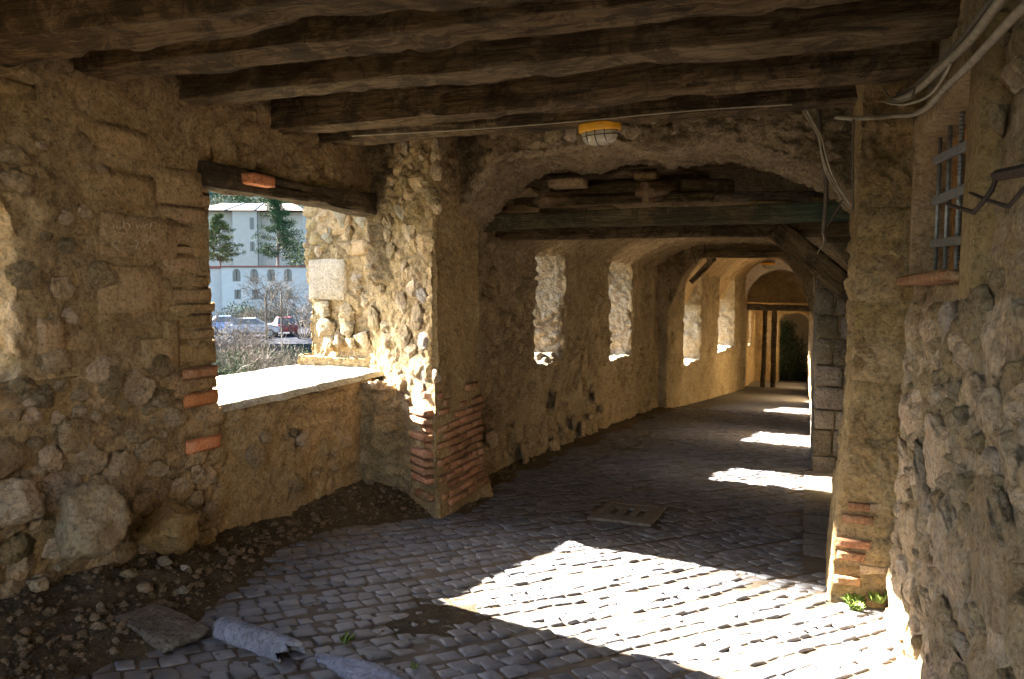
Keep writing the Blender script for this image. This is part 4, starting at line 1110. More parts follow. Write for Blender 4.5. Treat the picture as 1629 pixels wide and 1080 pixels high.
B2 = link('boulder', rock_mesh('boulder', 502, sub=4, cuts=5, noise=.25, pw=.9), M['ashlar']); B2.scale = (.18, .19, .17); B2.location = atX(272, 842, -3.86)
props(B2, 'hollow-edged darker boulder right of the black gap', 'boulder')
B3 = link('boulder', rock_mesh('boulder', 503, sub=4, cuts=4, noise=.3, pw=.9), M['stone']); B3.scale = (.10, .15, .14); B3.location = atX(30, 800, -3.98)
props(B3, 'lumpy pale-streaked boulder at the left edge of the picture', 'boulder')
def ground(u, v, dz=0.0):
    p = atF(u, v)
    for _ in range(6):
        h_ = float(mound(np.array([p.x]), np.array([p.y]))[0]); p = atF(u, v, max(h_, 0))
    p.z += dz; return p
for (u, v, s, m, lab) in ((262, 900, .052, 'stone_pale', 'pale round stone lying in front of the darker boulder'), (295, 905, .028, 'stone_pale', 'small chalky chip beside the pale round stone'), (205, 918, .05, 'stone', 'brown clod left of the pale stone on the dirt'), (230, 940, .05, 'stone', 'larger clod in the middle of the debris'),
                     (290, 942, .036, 'stone_pale', 'pale chip at the right rim of the debris'), (232, 918, .04, 'stone', 'rounded clod behind the larger clod'), (60, 935, .055, 'stone', 'yellowish clod at the far left of the debris'), (120, 890, .07, 'stone', 'flat stone leaning under the big boulder')):
    o = add_stone(None, ground(u, v, s * .4), (s, s * .9, s * .75), m, 'loose_stone', r=rng); props(o, lab, 'stone')
# rubble crumbs
r = np.random.RandomState(5); VV, FF, TT = [], [], []; off = 0
ico = bmesh.new(); bmesh.ops.create_icosphere(ico, subdivisions=1, radius=1); iv = np.array([v.co[:] for v in ico.verts]); itf = np.array([[v.index for v in f.verts] for f in ico.faces]); ico.free()
cnt = 0
for k in range(9000):
    x, y = r.uniform(-4.0, -2.4), r.uniform(2.2, 9)
    if k > 6500: x, y = r.uniform(-3.3, -1.4), r.uniform(2.6, 19)
    h_ = float(mound(np.array([x]), np.array([y]))[0])
    if h_ < .015 and (k <= 6500 or r.rand() > .25): continue
    if k > 6500 and h_ < .015 and x > -1.8 and y < 4: continue
    s = .005 + .024 * r.rand() ** 5 if h_ > .015 else .004 + .006 * r.rand()
    v = iv * s * (1 + r.uniform(-.5, .5, iv.shape)) * [1, 1, .75]
    VV.append(v + [x, y, fz(y) + max(h_, .0) + s * .35]); FF.append(itf + off); TT.append(np.full(len(v), r.rand())); off += len(v)
me = np_mesh('rubble', np.concatenate(VV), np.concatenate(FF), smooth=False)
at = me.attributes.new('tone', 'FLOAT', 'POINT'); at.data.foreach_set('value', np.concatenate(TT).astype(np.float32))
o = link('rubble', me, M['gravel']); props(o, 'crumbs of mortar and small stones strewn over the dirt', kind='stuff')

# weeds
def leaf_tuft(name, p, n, L_, label, seed, wide=.006, lean=.6):
    r = random.Random(seed); bm = bmesh.new()
    for k in range(n):
        a = r.uniform(0, 2 * PI); d = Vector((math.cos(a), math.sin(a), 0)); s_ = Vector((-d.y, d.x, 0)) * wide * r.uniform(.6, 1.4)
        ln = L_ * r.uniform(.5, 1.1); b0 = Vector((r.uniform(-1, 1), r.uniform(-1, 1), 0)) * L_ * .5; le = r.uniform(.2, lean)
        q0 = b0; q1 = b0 + d * ln * le * .5 + Vector((0, 0, ln * .6)); q2 = b0 + d * ln * le + Vector((0, 0, ln * (1 - le * .4)))
        vs = [bm.verts.new(c) for c in (q0 - s_ * .6, q0 + s_ * .6, q1 + s_, q1 - s_, q2)]
        bm.faces.new(vs[:4]); bm.faces.new((vs[3], vs[2], vs[4]))
    o = bm_obj(name, bm, M['grass'], None, p); return props(o, label, 'weed')
leaf_tuft('weed', Vector((-2.19, 3.36, -.26)), 16, .06, 'bright green weed growing by the broken pipe', 1, .012, 1)
leaf_tuft('weed', Vector((-1.72, 3.22, -.25)), 9, .03, 'tiny weed at the right end of the crushed slab', 2, .006, 1)
leaf_tuft('weed', atF(1362, 972), 90, .06, 'clump of weeds growing on the setts in front of the pier foot', 3, .007, .9)
leaf_tuft('weed', Vector((.33, 5.21, fz(5.2))), 110, .09, 'moss and weeds clinging to the brick foot of the pier', 4, .008, .9)
leaf_tuft('weed', Vector((.45, 5.2, fz(5.2) + .05)), 60, .08, 'green tuft in the corner between pier foot and right wall', 5, .008, .9)

# ------------------------------------------------------------------ lamp
def lathe(bm, prof, n=32, sx=1.0, sy=1.0):
    rings = [[bm.verts.new((a * math.cos(2 * PI * k / n) * sx, a * math.sin(2 * PI * k / n) * sy, z)) for k in range(n)] for a, z in prof]
    for i in range(len(rings) - 1):
        for k in range(n): bm.faces.new((rings[i][k], rings[i + 1][k], rings[i + 1][(k + 1) % n], rings[i][(k + 1) % n]))
    if prof[0][0] > 0: bm.faces.new(rings[0])
    if prof[-1][0] > 0: bm.faces.new(rings[-1][::-1])
def glass_mat():
    m, t, b = new_mat('frosted dusty glass'); q = NB(t)
    pos = q.n('ShaderNodeTexCoord').outputs['Object']; n = q.noise(pos, 14, 8, .7)
    q.L(q.ramp(n, [(.35, (.42, .38, .28)), (.65, (.62, .58, .48))]), b.inputs['Base Color'])
    b.inputs['Roughness'].default_value = .22; b.inputs['Transmission Weight'].default_value = .25; b.inputs['Specular IOR Level'].default_value = .6
    return m
M['glass'] = glass_mat()
LP = empty('bulkhead_lamp', (-1.55, 6.04, 2.80), 'oval caged lamp with a yellow rim hanging under the last near beam', 'lamp')
LP.rotation_euler = (R(3), R(-2), R(-8))
bm = bmesh.new(); lathe(bm, [(.150, .045), (.168, .045), (.172, .035), (.172, -.012), (.166, -.02), (.148, -.02)], 40, 1, .72); bm_obj('rim', bm, M['yellow'], LP, smooth=True)
bm = bmesh.new(); lathe(bm, [(.12, .09), (.14, .06), (.14, .045)], 32, 1, .72); bm_obj('back_box', bm, M['cable_d'], LP, smooth=True)
bm = bmesh.new(); lathe(bm, [(.150, -.018), (.150, -.03), (.146, -.06), (.132, -.09), (.105, -.112), (.06, -.124), (.012, -.127)], 40, 1, .70); bm_obj('glass_dome', bm, M['glass'], LP, smooth=True)
for k in range(3):
    x = (-.075, 0, .075)[k]; bm = bmesh.new()
    hw = math.sqrt(1 - (x / .16) ** 2)
    pts = [(x, .113 * hw * math.cos(a), -.02 - .112 * hw * math.sin(a) ** .8) for a in [PI * j / 14 for j in range(15)]]
    tube(bm, pts, .0035, 6); bm_obj('cage_wire', bm, M['rust'], LP, smooth=True)
bm = bmesh.new(); tube(bm, [(.158 * math.cos(a), .112 * math.sin(a), -.055) for a in [2 * PI * j / 40 for j in range(40)]] + [(.158, 0, -.055)], .0035, 6); bm_obj('cage_wire', bm, M['rust'], LP, smooth=True)
def cable(name, pts, rad, m, label, group=None, n=8):
    bm = bmesh.new(); tube(bm, smooth_path(pts, 8), rad, n); o = bm_obj(name, bm, M[m], None, smooth=True); return props(o, label, 'cable', group)
cable('cable', [atY(985, 192, 6.02), atY(997, 190, 6.02), atY(1000, 178, 6.0), atY(997, 163, 5.96), atY(993, 156, 5.95)], .006, 'cable', 'short loose wire curling up from the yellow lamp')
LP2 = empty('bulkhead_lamp', atY(1222, 421, 31.0), 'tiny far lamp glinting at the crown of the plastered arch', 'lamp')
bm = bmesh.new(); lathe(bm, [(.15, .06), (.24, .06), (.24, 0), (.2, -.01)], 20); bm_obj('rim', bm, M['yellow'], LP2)
bm = bmesh.new(); lathe(bm, [(.2, -.01), (.19, -.07), (.12, -.12), (.02, -.14)], 20); bm_obj('glass_dome', bm, M['glass'], LP2)

# conduits and cables on the right
X_ = .50
cable('conduit', [atX(1640, -60, X_), atX(1592, 0, X_), atX(1545, 62, X_), atX(1500, 105, X_), atX(1462, 140, X_), atX(1432, 156, X_ - .02), atX(1412, 158, X_ - .06)], .017, 'cable', 'upper grey conduit sloping down from the top right corner')
cable('conduit', [atX(1625, -60, X_), atX(1578, 0, X_), atX(1530, 62, X_), atX(1490, 106, X_), atX(1452, 138, X_), atX(1428, 150, X_ - .02)], .012, 'cable_d', 'dark thin conduit tied beside the upper grey one')
cable('conduit', [atX(1670, -20, X_), atX(1628, 12, X_), atX(1580, 62, X_), atX(1540, 105, X_), atX(1505, 138, X_), atX(1478, 168, X_), atX(1452, 182, X_), atY(1425, 184, 5.24), atY(1390, 187, 5.22), atY(1352, 188, 5.22), atY(1330, 186, 5.3)], .014, 'cable', 'lower grey conduit bending round the top of the pier')
cable('cable', [atX(1512, 100, X_ - .04), atX(1504, 118, X_ - .05), atX(1480, 150, X_ - .08), atX(1452, 163, X_ - .10), atX(1428, 166, X_ - .12), atX(1400, 158, X_ - .1), atX(1375, 140, X_ - .06)], .006, 'cable', 'loose wire looping under the upper conduit')
cable('cable', [atX(1455, 140, X_ - .03), atX(1448, 156, X_ - .08), atX(1420, 160, X_ - .1), atX(1405, 140, X_ - .08), atX(1395, 128, X_)], .005, 'cable', 'short wire loop at the end of the upper conduit')
for k in range(3):
    dx = (-.012, 0, .014)[k]
    P_ = [atY(1268, 138, 6.22), atY(1274, 160, 6.2), atY(1290, 190, 6.16), atY(1304, 218, 6.15), atY(1308, 245, 6.15), atY(1318, 276, 6.2), atY(1335, 303, 6.24), atY(1356, 332, 6.28)]
    P_ = [p + Vector((dx * (1 + .6 * math.sin(i * 1.3 + k)), -.01 * k, 0)) for i, p in enumerate(P_)]
    cable('cable', P_, .007, 'cable', ['left strand of the bundle hanging in front of the arch', 'middle strand of the bundle hanging in front of the arch', 'right strand of the bundle hanging in front of the arch'][k], 'hanging cable bundle')
cable('cable', [atY(1300, 148, 6.2), atY(1303, 185, 6.2), atY(1306, 230, 6.2), atY(1314, 290, 6.22), atY(1312, 345, 6.22), atY(1309, 372, 6.22)], .016, 'cable_d', 'dark flat strap hanging straight down beside the cable bundle')
cable('cable', [atY(1309, 370, 6.22), atY(1311, 385, 6.22), atY(1304, 396, 6.22), atY(1300, 404, 6.22)], .005, 'cable', 'thin bent wire end below the dark strap')
cable('cable', [atY(1340, 318, 6.25), atY(1325, 345, 6.25), atY(1310, 368, 6.24)], .008, 'cable_d', 'short dark wire slanting to the dark strap')
cable('cable', [atY(1358, 190, 5.2), atY(1357, 250, 5.22), atY(1357, 335, 5.22)], .006, 'cable_d', 'thin black wire running down the pier edge')
cable('cable', [atY(565, 214, 5.9) + Vector((0, -.05, -.02)), atY(760, 205, 5.88), atY(915, 193, 5.86), atY(1100, 176, 5.86), atY(1260, 166, 5.86)], .006, 'cable', 'pale wire running along the lower edge of the last near beam')
for k, u in enumerate((1100, 1120)):
    cable('cable', [atY(u, 380, 19.0), atY(u + 2, 400, 19.0), atY(u + 8, 420, 19.05)], .012, 'cable_d', ['left thin wire dangling before the far arch', 'right thin wire dangling before the far arch'][k])
# iron bracket
BR = empty('iron_bracket', atX(1580, 295, .5), 'rusty iron bracket with bent rods sticking out beside the barred window', 'bracket')
def brc(name, pts, rad):
    bm = bmesh.new(); tube(bm, [p - BR.location for p in pts], rad, 6); bm_obj(name, bm, M['rust'], BR)
brc('arm', [atX(1660, 262, .50), atX(1629, 271, .49), atX(1586, 279, .48)], .016)
brc('rod', [atX(1586, 280, .48), atX(1578, 302, .47), atX(1568, 316, .46), atX(1549, 338, .45), atX(1505, 324, .58)], .007)
brc('rod', [atX(1660, 275, .46), atX(1629, 300, .45), atX(1604, 329, .44), atX(1570, 318, .47), atX(1535, 303, .62)], .006)

# ================================================================== outside
gx = np.linspace(-420, 60, 160); gy = np.linspace(-120, 460, 190); GX, GY = np.meshgrid(gx, gy, indexing='ij')
def terr(x, y):
    d = (-x) * .64 + y * .77                      # distance toward the town
    P = np.stack([x, y, 0 * x], 1)
    near = sst(-5.2, -14, x)
    z = -3.2 - 1.6 * near + .0 * d
    z = np.where(d > 95, z + (d - 95) * .02, z)
    hill = sst(150, 420, d) * 105
    z = z + hill * (1 + .35 * fbm(P / 90, 3, 4)) + fbm(P / 14, 4, 3) * .4 * near
    z = np.where(x > -5.3, -5.4, z)
    return z
Pt = np.stack([GX.ravel(), GY.ravel(), terr(GX.ravel(), GY.ravel())], 1)
M['hill'] = plain('hillside scrub', (.016, .026, .024), .95, 0, .25, .5, 0, spec=.02)
M['earth'] = plain('winter grass', (.16, .15, .09), .95, 0, .6, .4, 0)
o = link('hillside', np_mesh('hillside', Pt, grid_faces(160, 190)), M['hill']); props(o, 'wooded hillside rising behind the town', kind='structure')

def local(D, u=410, v=450):
    p = atD(u, v, D); return p
M['asph'] = plain('asphalt', (.02, .022, .03), .95, 0, 4, .2, 0, spec=.02)
M['white_wall'] = plain('white rendered wall', (.27, .27, .265), .85, 0, 1.5, .06, 0)
M['cream_wall'] = plain('cream rendered wall', (.22, .215, .20), .85, 0, 1.5, .08, 0)
M['tile'] = plain('roof tiles', (.045, .026, .02), .85, 0, 3, .3, 0)
M['red_cop'] = plain('red coping', (.12, .028, .022), .7, 0, 5, .15, 0)
M['win_d'] = plain('window frame dark', (.018, .016, .014), .5, 0, 5, .2, 0)
M['pane_o'] = plain('window pane', (.02, .025, .03), .3, 0, 3, .3, 0, spec=.8)
M['pine'] = plain('pine needles', (.016, .036, .014), .9, 0, .8, .45, 0, spec=.05)
M['pine_y'] = plain('yellowish conifer', (.04, .052, .017), .9, 0, .8, .4, 0, spec=.05)
M['bark'] = plain('grey bark', (.09, .075, .06), .9, 0, 6, .3, 0)
M['twig'] = plain('bare twigs', (.075, .062, .05), .9, 0, 3, .3, 0, spec=.05)
M['ivy'] = plain('ivy leaves', (.022, .045, .018), .7, 0, 2, .4, 0)
M['bush'] = plain('evergreen bush', (.022, .038, .015), .9, 0, 2, .5, 0, spec=.05)
# road/parking
def frame_at(D, u, v, rot=0.0):
    p = atD(u, v, D); z = Matrix.Rotation(YAW + rot, 4, 'Z'); return Matrix.Translation(p) @ z
D_R = 62
rp = [atD(330, 545, 60), atD(560, 545, 60), atD(560, 512, 95), atD(330, 512, 95)]
zr = min(p.z for p in rp)
me = bpy.data.meshes.new('road'); zroad = terr(np.array([-45.]), np.array([55.]))[0]
bm = bmesh.new()
c0 = atD(430, 530, 66); zR = c0.z
T = Matrix.Translation(c0) @ Matrix.Rotation(YAW + .1, 4, 'Z')
bx(bm, -20, 20, -12, 16, -1.5, 0, T); ROAD = bm_obj('road', bm, M['asph']); props(ROAD, 'blue-grey asphalt car park below the white house', kind='structure')

def house(name, D, u0, v_top, u1, v_bot, depth, rot, label, wm):
    a, b_ = atD(u0, v_top, D), atD(u1, v_bot, D)
    wdt = (b_ - a).dot(Vector(RT)); 
    E_ = empty(name, (a.x, a.y, b_.z - 6), label, 'house'); E_.rotation_euler.z = YAW + rot
    return E_, wdt, a.z - (b_.z - 6)
# lower white building
H1, w1, h1 = house('white_house', 112, 352, 425, 478, 480, 9, .0, 'white two-storey house with arched windows and a red roof coping', None)
w1 += 1.5
def hb(parent, name, x0, x1, y0, y1, z0, z1, m, label=None):
    bm = bmesh.new(); bx(bm, x0, x1, y0, y1, z0, z1); o = bm_obj(name, bm, m, parent)
    if label: o['label'] = label
    return o
hb(H1, 'wall', 0, w1, 0, 9, 0, h1, M['white_wall'])
hb(H1, 'wall', -5.5, -.01, 1.5, 9, 0, h1 - .15, M['white_wall'], 'set-back side wing')
hb(H1, 'coping', -.25, w1 + .25, -.25, 9.2, h1 + .01, h1 + .2, M['red_cop'])
hb(H1, 'coping', -5.8, -.26, 1.25, 9.2, h1 - .14, h1 + .2, M['red_cop'])
sc = 112 / F_PX
def arch_win(parent, cx, z0, w_, h_, arched, y=-.06):
    bm = bmesh.new(); n = 10; out = [(-w_ / 2, 0), (w_ / 2, 0)]
    if arched: out += [(w_ / 2 * math.cos(PI * k / n), h_ - w_ / 2 + w_ / 2 * math.sin(PI * k / n)) for k in range(n + 1)]
    else: out += [(w_ / 2, h_), (-w_ / 2, h_)]
    vs = [bm.verts.new((cx + x, y, z0 + z)) for x, z in out]; f_ = bm.faces.new(vs)
    rr = bmesh.ops.inset_region(bm, faces=[f_], thickness=w_ * .13)
    inner = [f for f in bm.faces if f is f_ or f.calc_center_median().y == y and len(f.verts) == len(out)]
    bmesh.ops.delete(bm, geom=[f_], context='FACES_ONLY')
    ex = bmesh.ops.extrude_face_region(bm, geom=bm.faces[:]); bmesh.ops.translate(bm, vec=(0, .12, 0), verts=[v for v in ex['geom'] if isinstance(v, bmesh.types.BMVert)])
    bx(bm, cx - w_ * .05, cx + w_ * .05, y - .0, y + .06, z0 + w_ * .1, z0 + h_ - w_ * .1)
    W_ = bm_obj('window', bm, M['win_d'], parent)
    bm = bmesh.new(); pts = [(x * .8, z if z > 0 else .05) for x, z in out]
    vs = [bm.verts.new((cx + x, y + .04, z0 + min(z, h_ - .06))) for x, z in pts]; bm.faces.new(vs); bm_obj('pane', bm, M['pane_o'], W_)
for k, u in enumerate((376, 404, 431, 458)):
    xx = (u - 352) * sc; arch_win(H1, xx, h1 - 23 * sc, 1.4, 1.9, True)
    arch_win(H1, xx + .1, h1 - 51 * sc, 1.15, 1.45, False)
# upper house with hip roof
H2, w2, h2 = house('villa', 138, 318, 336, 470, 420, 10, .05, 'pale villa with a tiled hip roof behind the white house', None)
hb(H2, 'wall', 0, w2 * .36, 0, 11, -4, h2, M['cream_wall']); hb(H2, 'wall', w2 * .36 + .01, w2 * .62, -1.6, 11, -4, h2 - .01, M['cream_wall'], 'projecting middle bay'); hb(H2, 'wall', w2 * .62 + .01, w2 + 1, .6, 11, -4, h2 - .02, M['cream_wall'])
bm = bmesh.new(); x0, x1, y0_, y1_, z_ = -.8, w2 + 1.8, -2.4, 12, h2 + .01
vs = [bm.verts.new(c) for c in ((x0, y0_, z_), (x1, y0_, z_), (x1, y1_, z_), (x0, y1_, z_), (x0 + 3.2, 4.8, z_ + 1.9), (x1 - 3.2, 4.8, z_ + 1.9))]
for f_ in ((0, 1, 5, 4), (1, 2, 5), (2, 3, 4, 5), (3, 0, 4), (3, 2, 1, 0)): bm.faces.new([vs[i] for i in f_])
RF = bm_obj('roof', bm, M['tile'], H2)
for k, t in enumerate((.30, .56)):
    bm = bmesh.new(); tube(bm, [Vector((x0 + (x1 - x0) * t, y0_, z_ + .06)), Vector((x0 + 3.2 + (x1 - x0 - 6.4) * t, 4.8, z_ + 1.96))], .09, 6); bm_obj('ridge', bm, M['white_wall'], RF)
sc2 = 138 / F_PX
for (u, v, ww, hh) in ((343, 358, 1.5, 2.0), (403, 356, 1.0, 2.2), (352, 395, 1.2, 1.6), (430, 360, 1.2, 2.0), (403, 392, 1.0, 1.8)):
    xx = (u - 318) * sc2; yy = -.06 if xx < w2 * .36 else (-1.66 if xx < w2 * .62 else .54); arch_win(H2, xx, h2 - (v - 336) * sc2 - hh / 2, ww, hh, False, yy)
bm = bmesh.new(); tube(bm, [Vector((w2 * .62, -1.7, -1)), Vector((w2 * .62, -1.7, h2))], .09, 6); bm_obj('downpipe', bm, M['win_d'], H2)
# far houses on the slope
for (u, v, D, wd, hh, lab) in ((352, 309, 230, 9, 5, 'small white house high on the wooded slope'), (376, 312, 210, 6, 4, 'second tiny white house on the slope, nearer the villa roof')):
    p = atD(u, v, D); E_ = empty('hill_house', (p.x, p.y, p.z - hh), lab, 'house'); E_.rotation_euler.z = YAW + .3
    hb(E_, 'wall', -wd / 2, wd / 2, 0, 6, -6, hh, M['cream_wall'])
    bm = bmesh.new(); vs = [bm.verts.new(c) for c in ((-wd / 2 - .4, -.4, hh), (wd / 2 + .4, -.4, hh), (wd / 2 + .4, 6.4, hh), (-wd / 2 - .4, 6.4, hh), (-wd / 2, 3, hh + 1.6), (wd / 2, 3, hh + 1.6))]
    for f_ in ((0, 1, 5, 4), (1, 2, 5), (2, 3, 4, 5), (3, 0, 4)): bm.faces.new([vs[i] for i in f_])
    bm_obj('roof', bm, M['tile'], E_)

# trees
def leaf_cloud(bm, centres, n, rad, size, r, flat=1.0):
    for c, rd in centres:
        for _ in range(n):
            d = Vector((r.gauss(0, 1), r.gauss(0, 1), r.gauss(0, 1) * flat)); d = d.normalized() * rd * (r.random() ** .45)
            p = c + d; a = Vector((r.gauss(0, 1), r.gauss(0, 1), r.gauss(0, 1))).normalized(); b_ = a.orthogonal().normalized()
            s = size * r.uniform(.5, 1.3)
            bm.faces.new([bm.verts.new(p + a * s), bm.verts.new(p + b_ * s * .4), bm.verts.new(p - a * s * .6)])
def pine(name, base, H_, seed, label, m, spread=.32, whorls=14, n=60):
    r = random.Random(seed); E_ = empty(name, base, label, 'tree')
    bm = bmesh.new(); tube(bm, [(0, 0, -3), (0.1, 0, H_ * .5), (0, .1, H_ * .97)], [H_ * .022, H_ * .015, .03], 7); bm_obj('trunk', bm, M['bark'], E_)
    bm = bmesh.new(); bl = bmesh.new()
    for i in range(whorls):
        t = .18 + .8 * i / (whorls - 1); z = H_ * t; rr = H_ * spread * (1 - t) ** .7 + .25
        for k in range(6):
            a = r.uniform(0, 2 * PI); ln = rr * r.uniform(.55, 1.15); e = Vector((math.cos(a) * ln, math.sin(a) * ln, z + ln * r.uniform(-.05, .3)))
            tube(bl, [Vector((0, 0, z)), e], [.07, .02], 4)
            cs = [(Vector((0, 0, z)).lerp(e, q), H_ * .06 * (1.25 - q * .4)) for q in (.45, .7, .95)]
            leaf_cloud(bm, cs, n // 6, 1, .20, r, .6)
    bm_obj('crown', bm, m, E_); bm_obj('branches', bl, M['bark'], E_); return E_
pb = atD(442, 418, 120); pine('pine_tree', (pb.x, pb.y, pb.z - 1.2), 11.5, 3, 'dark green pine standing in front of the villa on the right', M['pine'], .40, 18, 260)
pb = atD(350, 420, 120); pine('conifer', (pb.x, pb.y, pb.z - 1), 8.5, 4, 'yellowish green conifer at the left edge of the window view', M['pine_y'], .5, 14, 260)
def twigs(bm, p, d, ln, rad, dep, r, spread=.55, droop=0.0):
    q = p + d * ln; mid = (p + q) / 2 + Vector((r.gauss(0, 1), r.gauss(0, 1), r.gauss(0, 1))) * ln * .08
    tube(bm, [p, mid, q], [rad, rad * .85, rad * .65], 3, cap=False)
    if dep <= 0: return
    for _ in range(r.choice((2, 3, 3))):
        nd = (d + Vector((r.gauss(0, 1), r.gauss(0, 1), r.gauss(0, 1) - droop)) * spread).normalized()
        twigs(bm, p.lerp(q, r.uniform(.55, 1)), nd, ln * r.uniform(.62, .85), rad * .65, dep - 1, r, spread, droop)
def shrub(name, base, H_, seed, label, group, stems=9, dep=4, rad=.03, spread=.6):
    r = random.Random(seed); E_ = empty(name, base, label, 'shrub', group); bm = bmesh.new()
    for k in range(stems):
        a = r.uniform(0, 2 * PI); d = Vector((math.cos(a) * .7, math.sin(a) * .7, r.uniform(.5, 1.1))).normalized()
        twigs(bm, Vector((math.cos(a) * .3, math.sin(a) * .3, -.3)), d, H_ * .33, rad, dep, r, spread)
    o = bm_obj('twigs', bm, M['twig'], E_); return E_
SG = 'bare shrubs below the window'
labs = ['bare tangled shrub at the left edge of the window view, under the white house', 'bare shrub below the second arched window', 'dense bare shrub in the middle left above the parked cars', 'low bare shrub close to the sill on the left', 'low bare shrub close to the sill in the middle', 'bare shrub right of the car park, brightly lit', 'tall pale bare shrub at the right edge below the pine', 'bare shrub in front of the white parked car', 'low bare shrub close to the sill on the right', 'bare shrub hugging the foot of the white house', 'bare thicket between the cars and the sill, left half', 'bare thicket between the cars and the sill, right half']
for i, (u, v, D, H_) in enumerate(((350, 540, 55, 5.0), (392, 520, 78, 4.5), (372, 560, 44, 3.6), (362, 600, 26, 2.4), (405, 592, 28, 1.9), (482, 520, 60, 5.0), (474, 500, 80, 7.5), (395, 560, 50, 2.2), (455, 578, 34, 1.9), (440, 500, 100, 3.5), (385, 580, 40, 2.3), (440, 582, 42, 2.2))):
    p = atD(u, v + 12, D); shrub('bare_shrub', p, H_, 40 + i, labs[i], SG, 17, 4, .045 * (D / 60) ** .5)
BT = empty('bare_tree', atD(424, 560, 58), 'slender bare tree rising in front of the car park', 'tree')
r = random.Random(90); bm = bmesh.new(); tube(bm, [(0, 0, -1), (.05, 0, 2), (0, .05, 4.0)], [.11, .10, .07], 7); bm_obj('trunk', bm, M['twig'], BT)
bm = bmesh.new()
for k in range(7): twigs(bm, Vector((0, 0, r.uniform(3.0, 4.0))), Vector((r.gauss(0, .5), r.gauss(0, .5), 1)).normalized(), 1.2, .045, 4, r, .5)
bm_obj('crown', bm, M['twig'], BT)
bm = bmesh.new(); tube(bm, [(0, 0, -.5), (0, 0, 4.2)], .07, 8); o = bm_obj('pole', bm, M['bark'], None, atD(449, 552, 60)); props(o, 'thin upright pole beside the dark red car', 'pole')
# evergreen bushes low down
labs = ['green bush right under the sill at the left', 'green bush under the sill in the middle', 'dark green hedge behind the bare shrubs', 'green bush at the right below the car park']
for i, (u, v, D, rr) in enumerate(((352, 590, 22, .9), (420, 575, 30, 1.0), (400, 500, 92, 2.2), (462, 570, 36, 1.0))):
    p = atD(u, v + 10, D); r = random.Random(70 + i); E_ = empty('bush', p, labs[i], 'bush'); bm = bmesh.new()
    leaf_cloud(bm, [(Vector((r.uniform(-1.6, 1.6) * rr, r.uniform(-1, 1) * rr, r.uniform(-.2, .5) * rr)), rr * .6) for _ in range(12)], 190, 1, .05 * (D / 22), r)
    bm_obj('leaves', bm, M['bush'], E_)
    bm = bmesh.new(); twigs(bm, Vector((0, 0, -1)), Vector((0, 0, 1)), rr, .04, 3, r); bm_obj('stems', bm, M['bark'], E_)
# wooded slope trees
r = random.Random(61); tl = ['round dark tree high on the slope, leftmost above the villa', 'bluish tree on the slope above the villa ridge', 'dark tree behind the right end of the villa roof', 'tall tree behind the dark pine', 'tree at the upper right corner of the window view', 'pale leafless-looking tree right of the pine']
for i, (u, v, D, rr) in enumerate(((345, 312, 190, 5), (372, 316, 185, 3.5), (412, 320, 175, 4), (448, 318, 170, 5), (475, 330, 165, 6), (484, 400, 130, 5))):
    p = atD(u, v, D); E_ = empty('slope_tree', (p.x, p.y, p.z - rr * 2.2), tl[i], 'tree'); bm = bmesh.new()
    leaf_cloud(bm, [(Vector((r.uniform(-.7, .7) * rr, r.uniform(-.7, .7) * rr, rr * 2 + r.uniform(-.9, .6) * rr)), rr * .5) for _ in range(14)], 170, 1, .35, r)
    bm_obj('crown', bm, M['pine'] if i % 2 == 0 else M['pine_y'], E_)
    bm = bmesh.new(); tube(bm, [(0, 0, -3), (0, 0, rr * 2)], [.4, .2], 6); bm_obj('trunk', bm, M['bark'], E_)
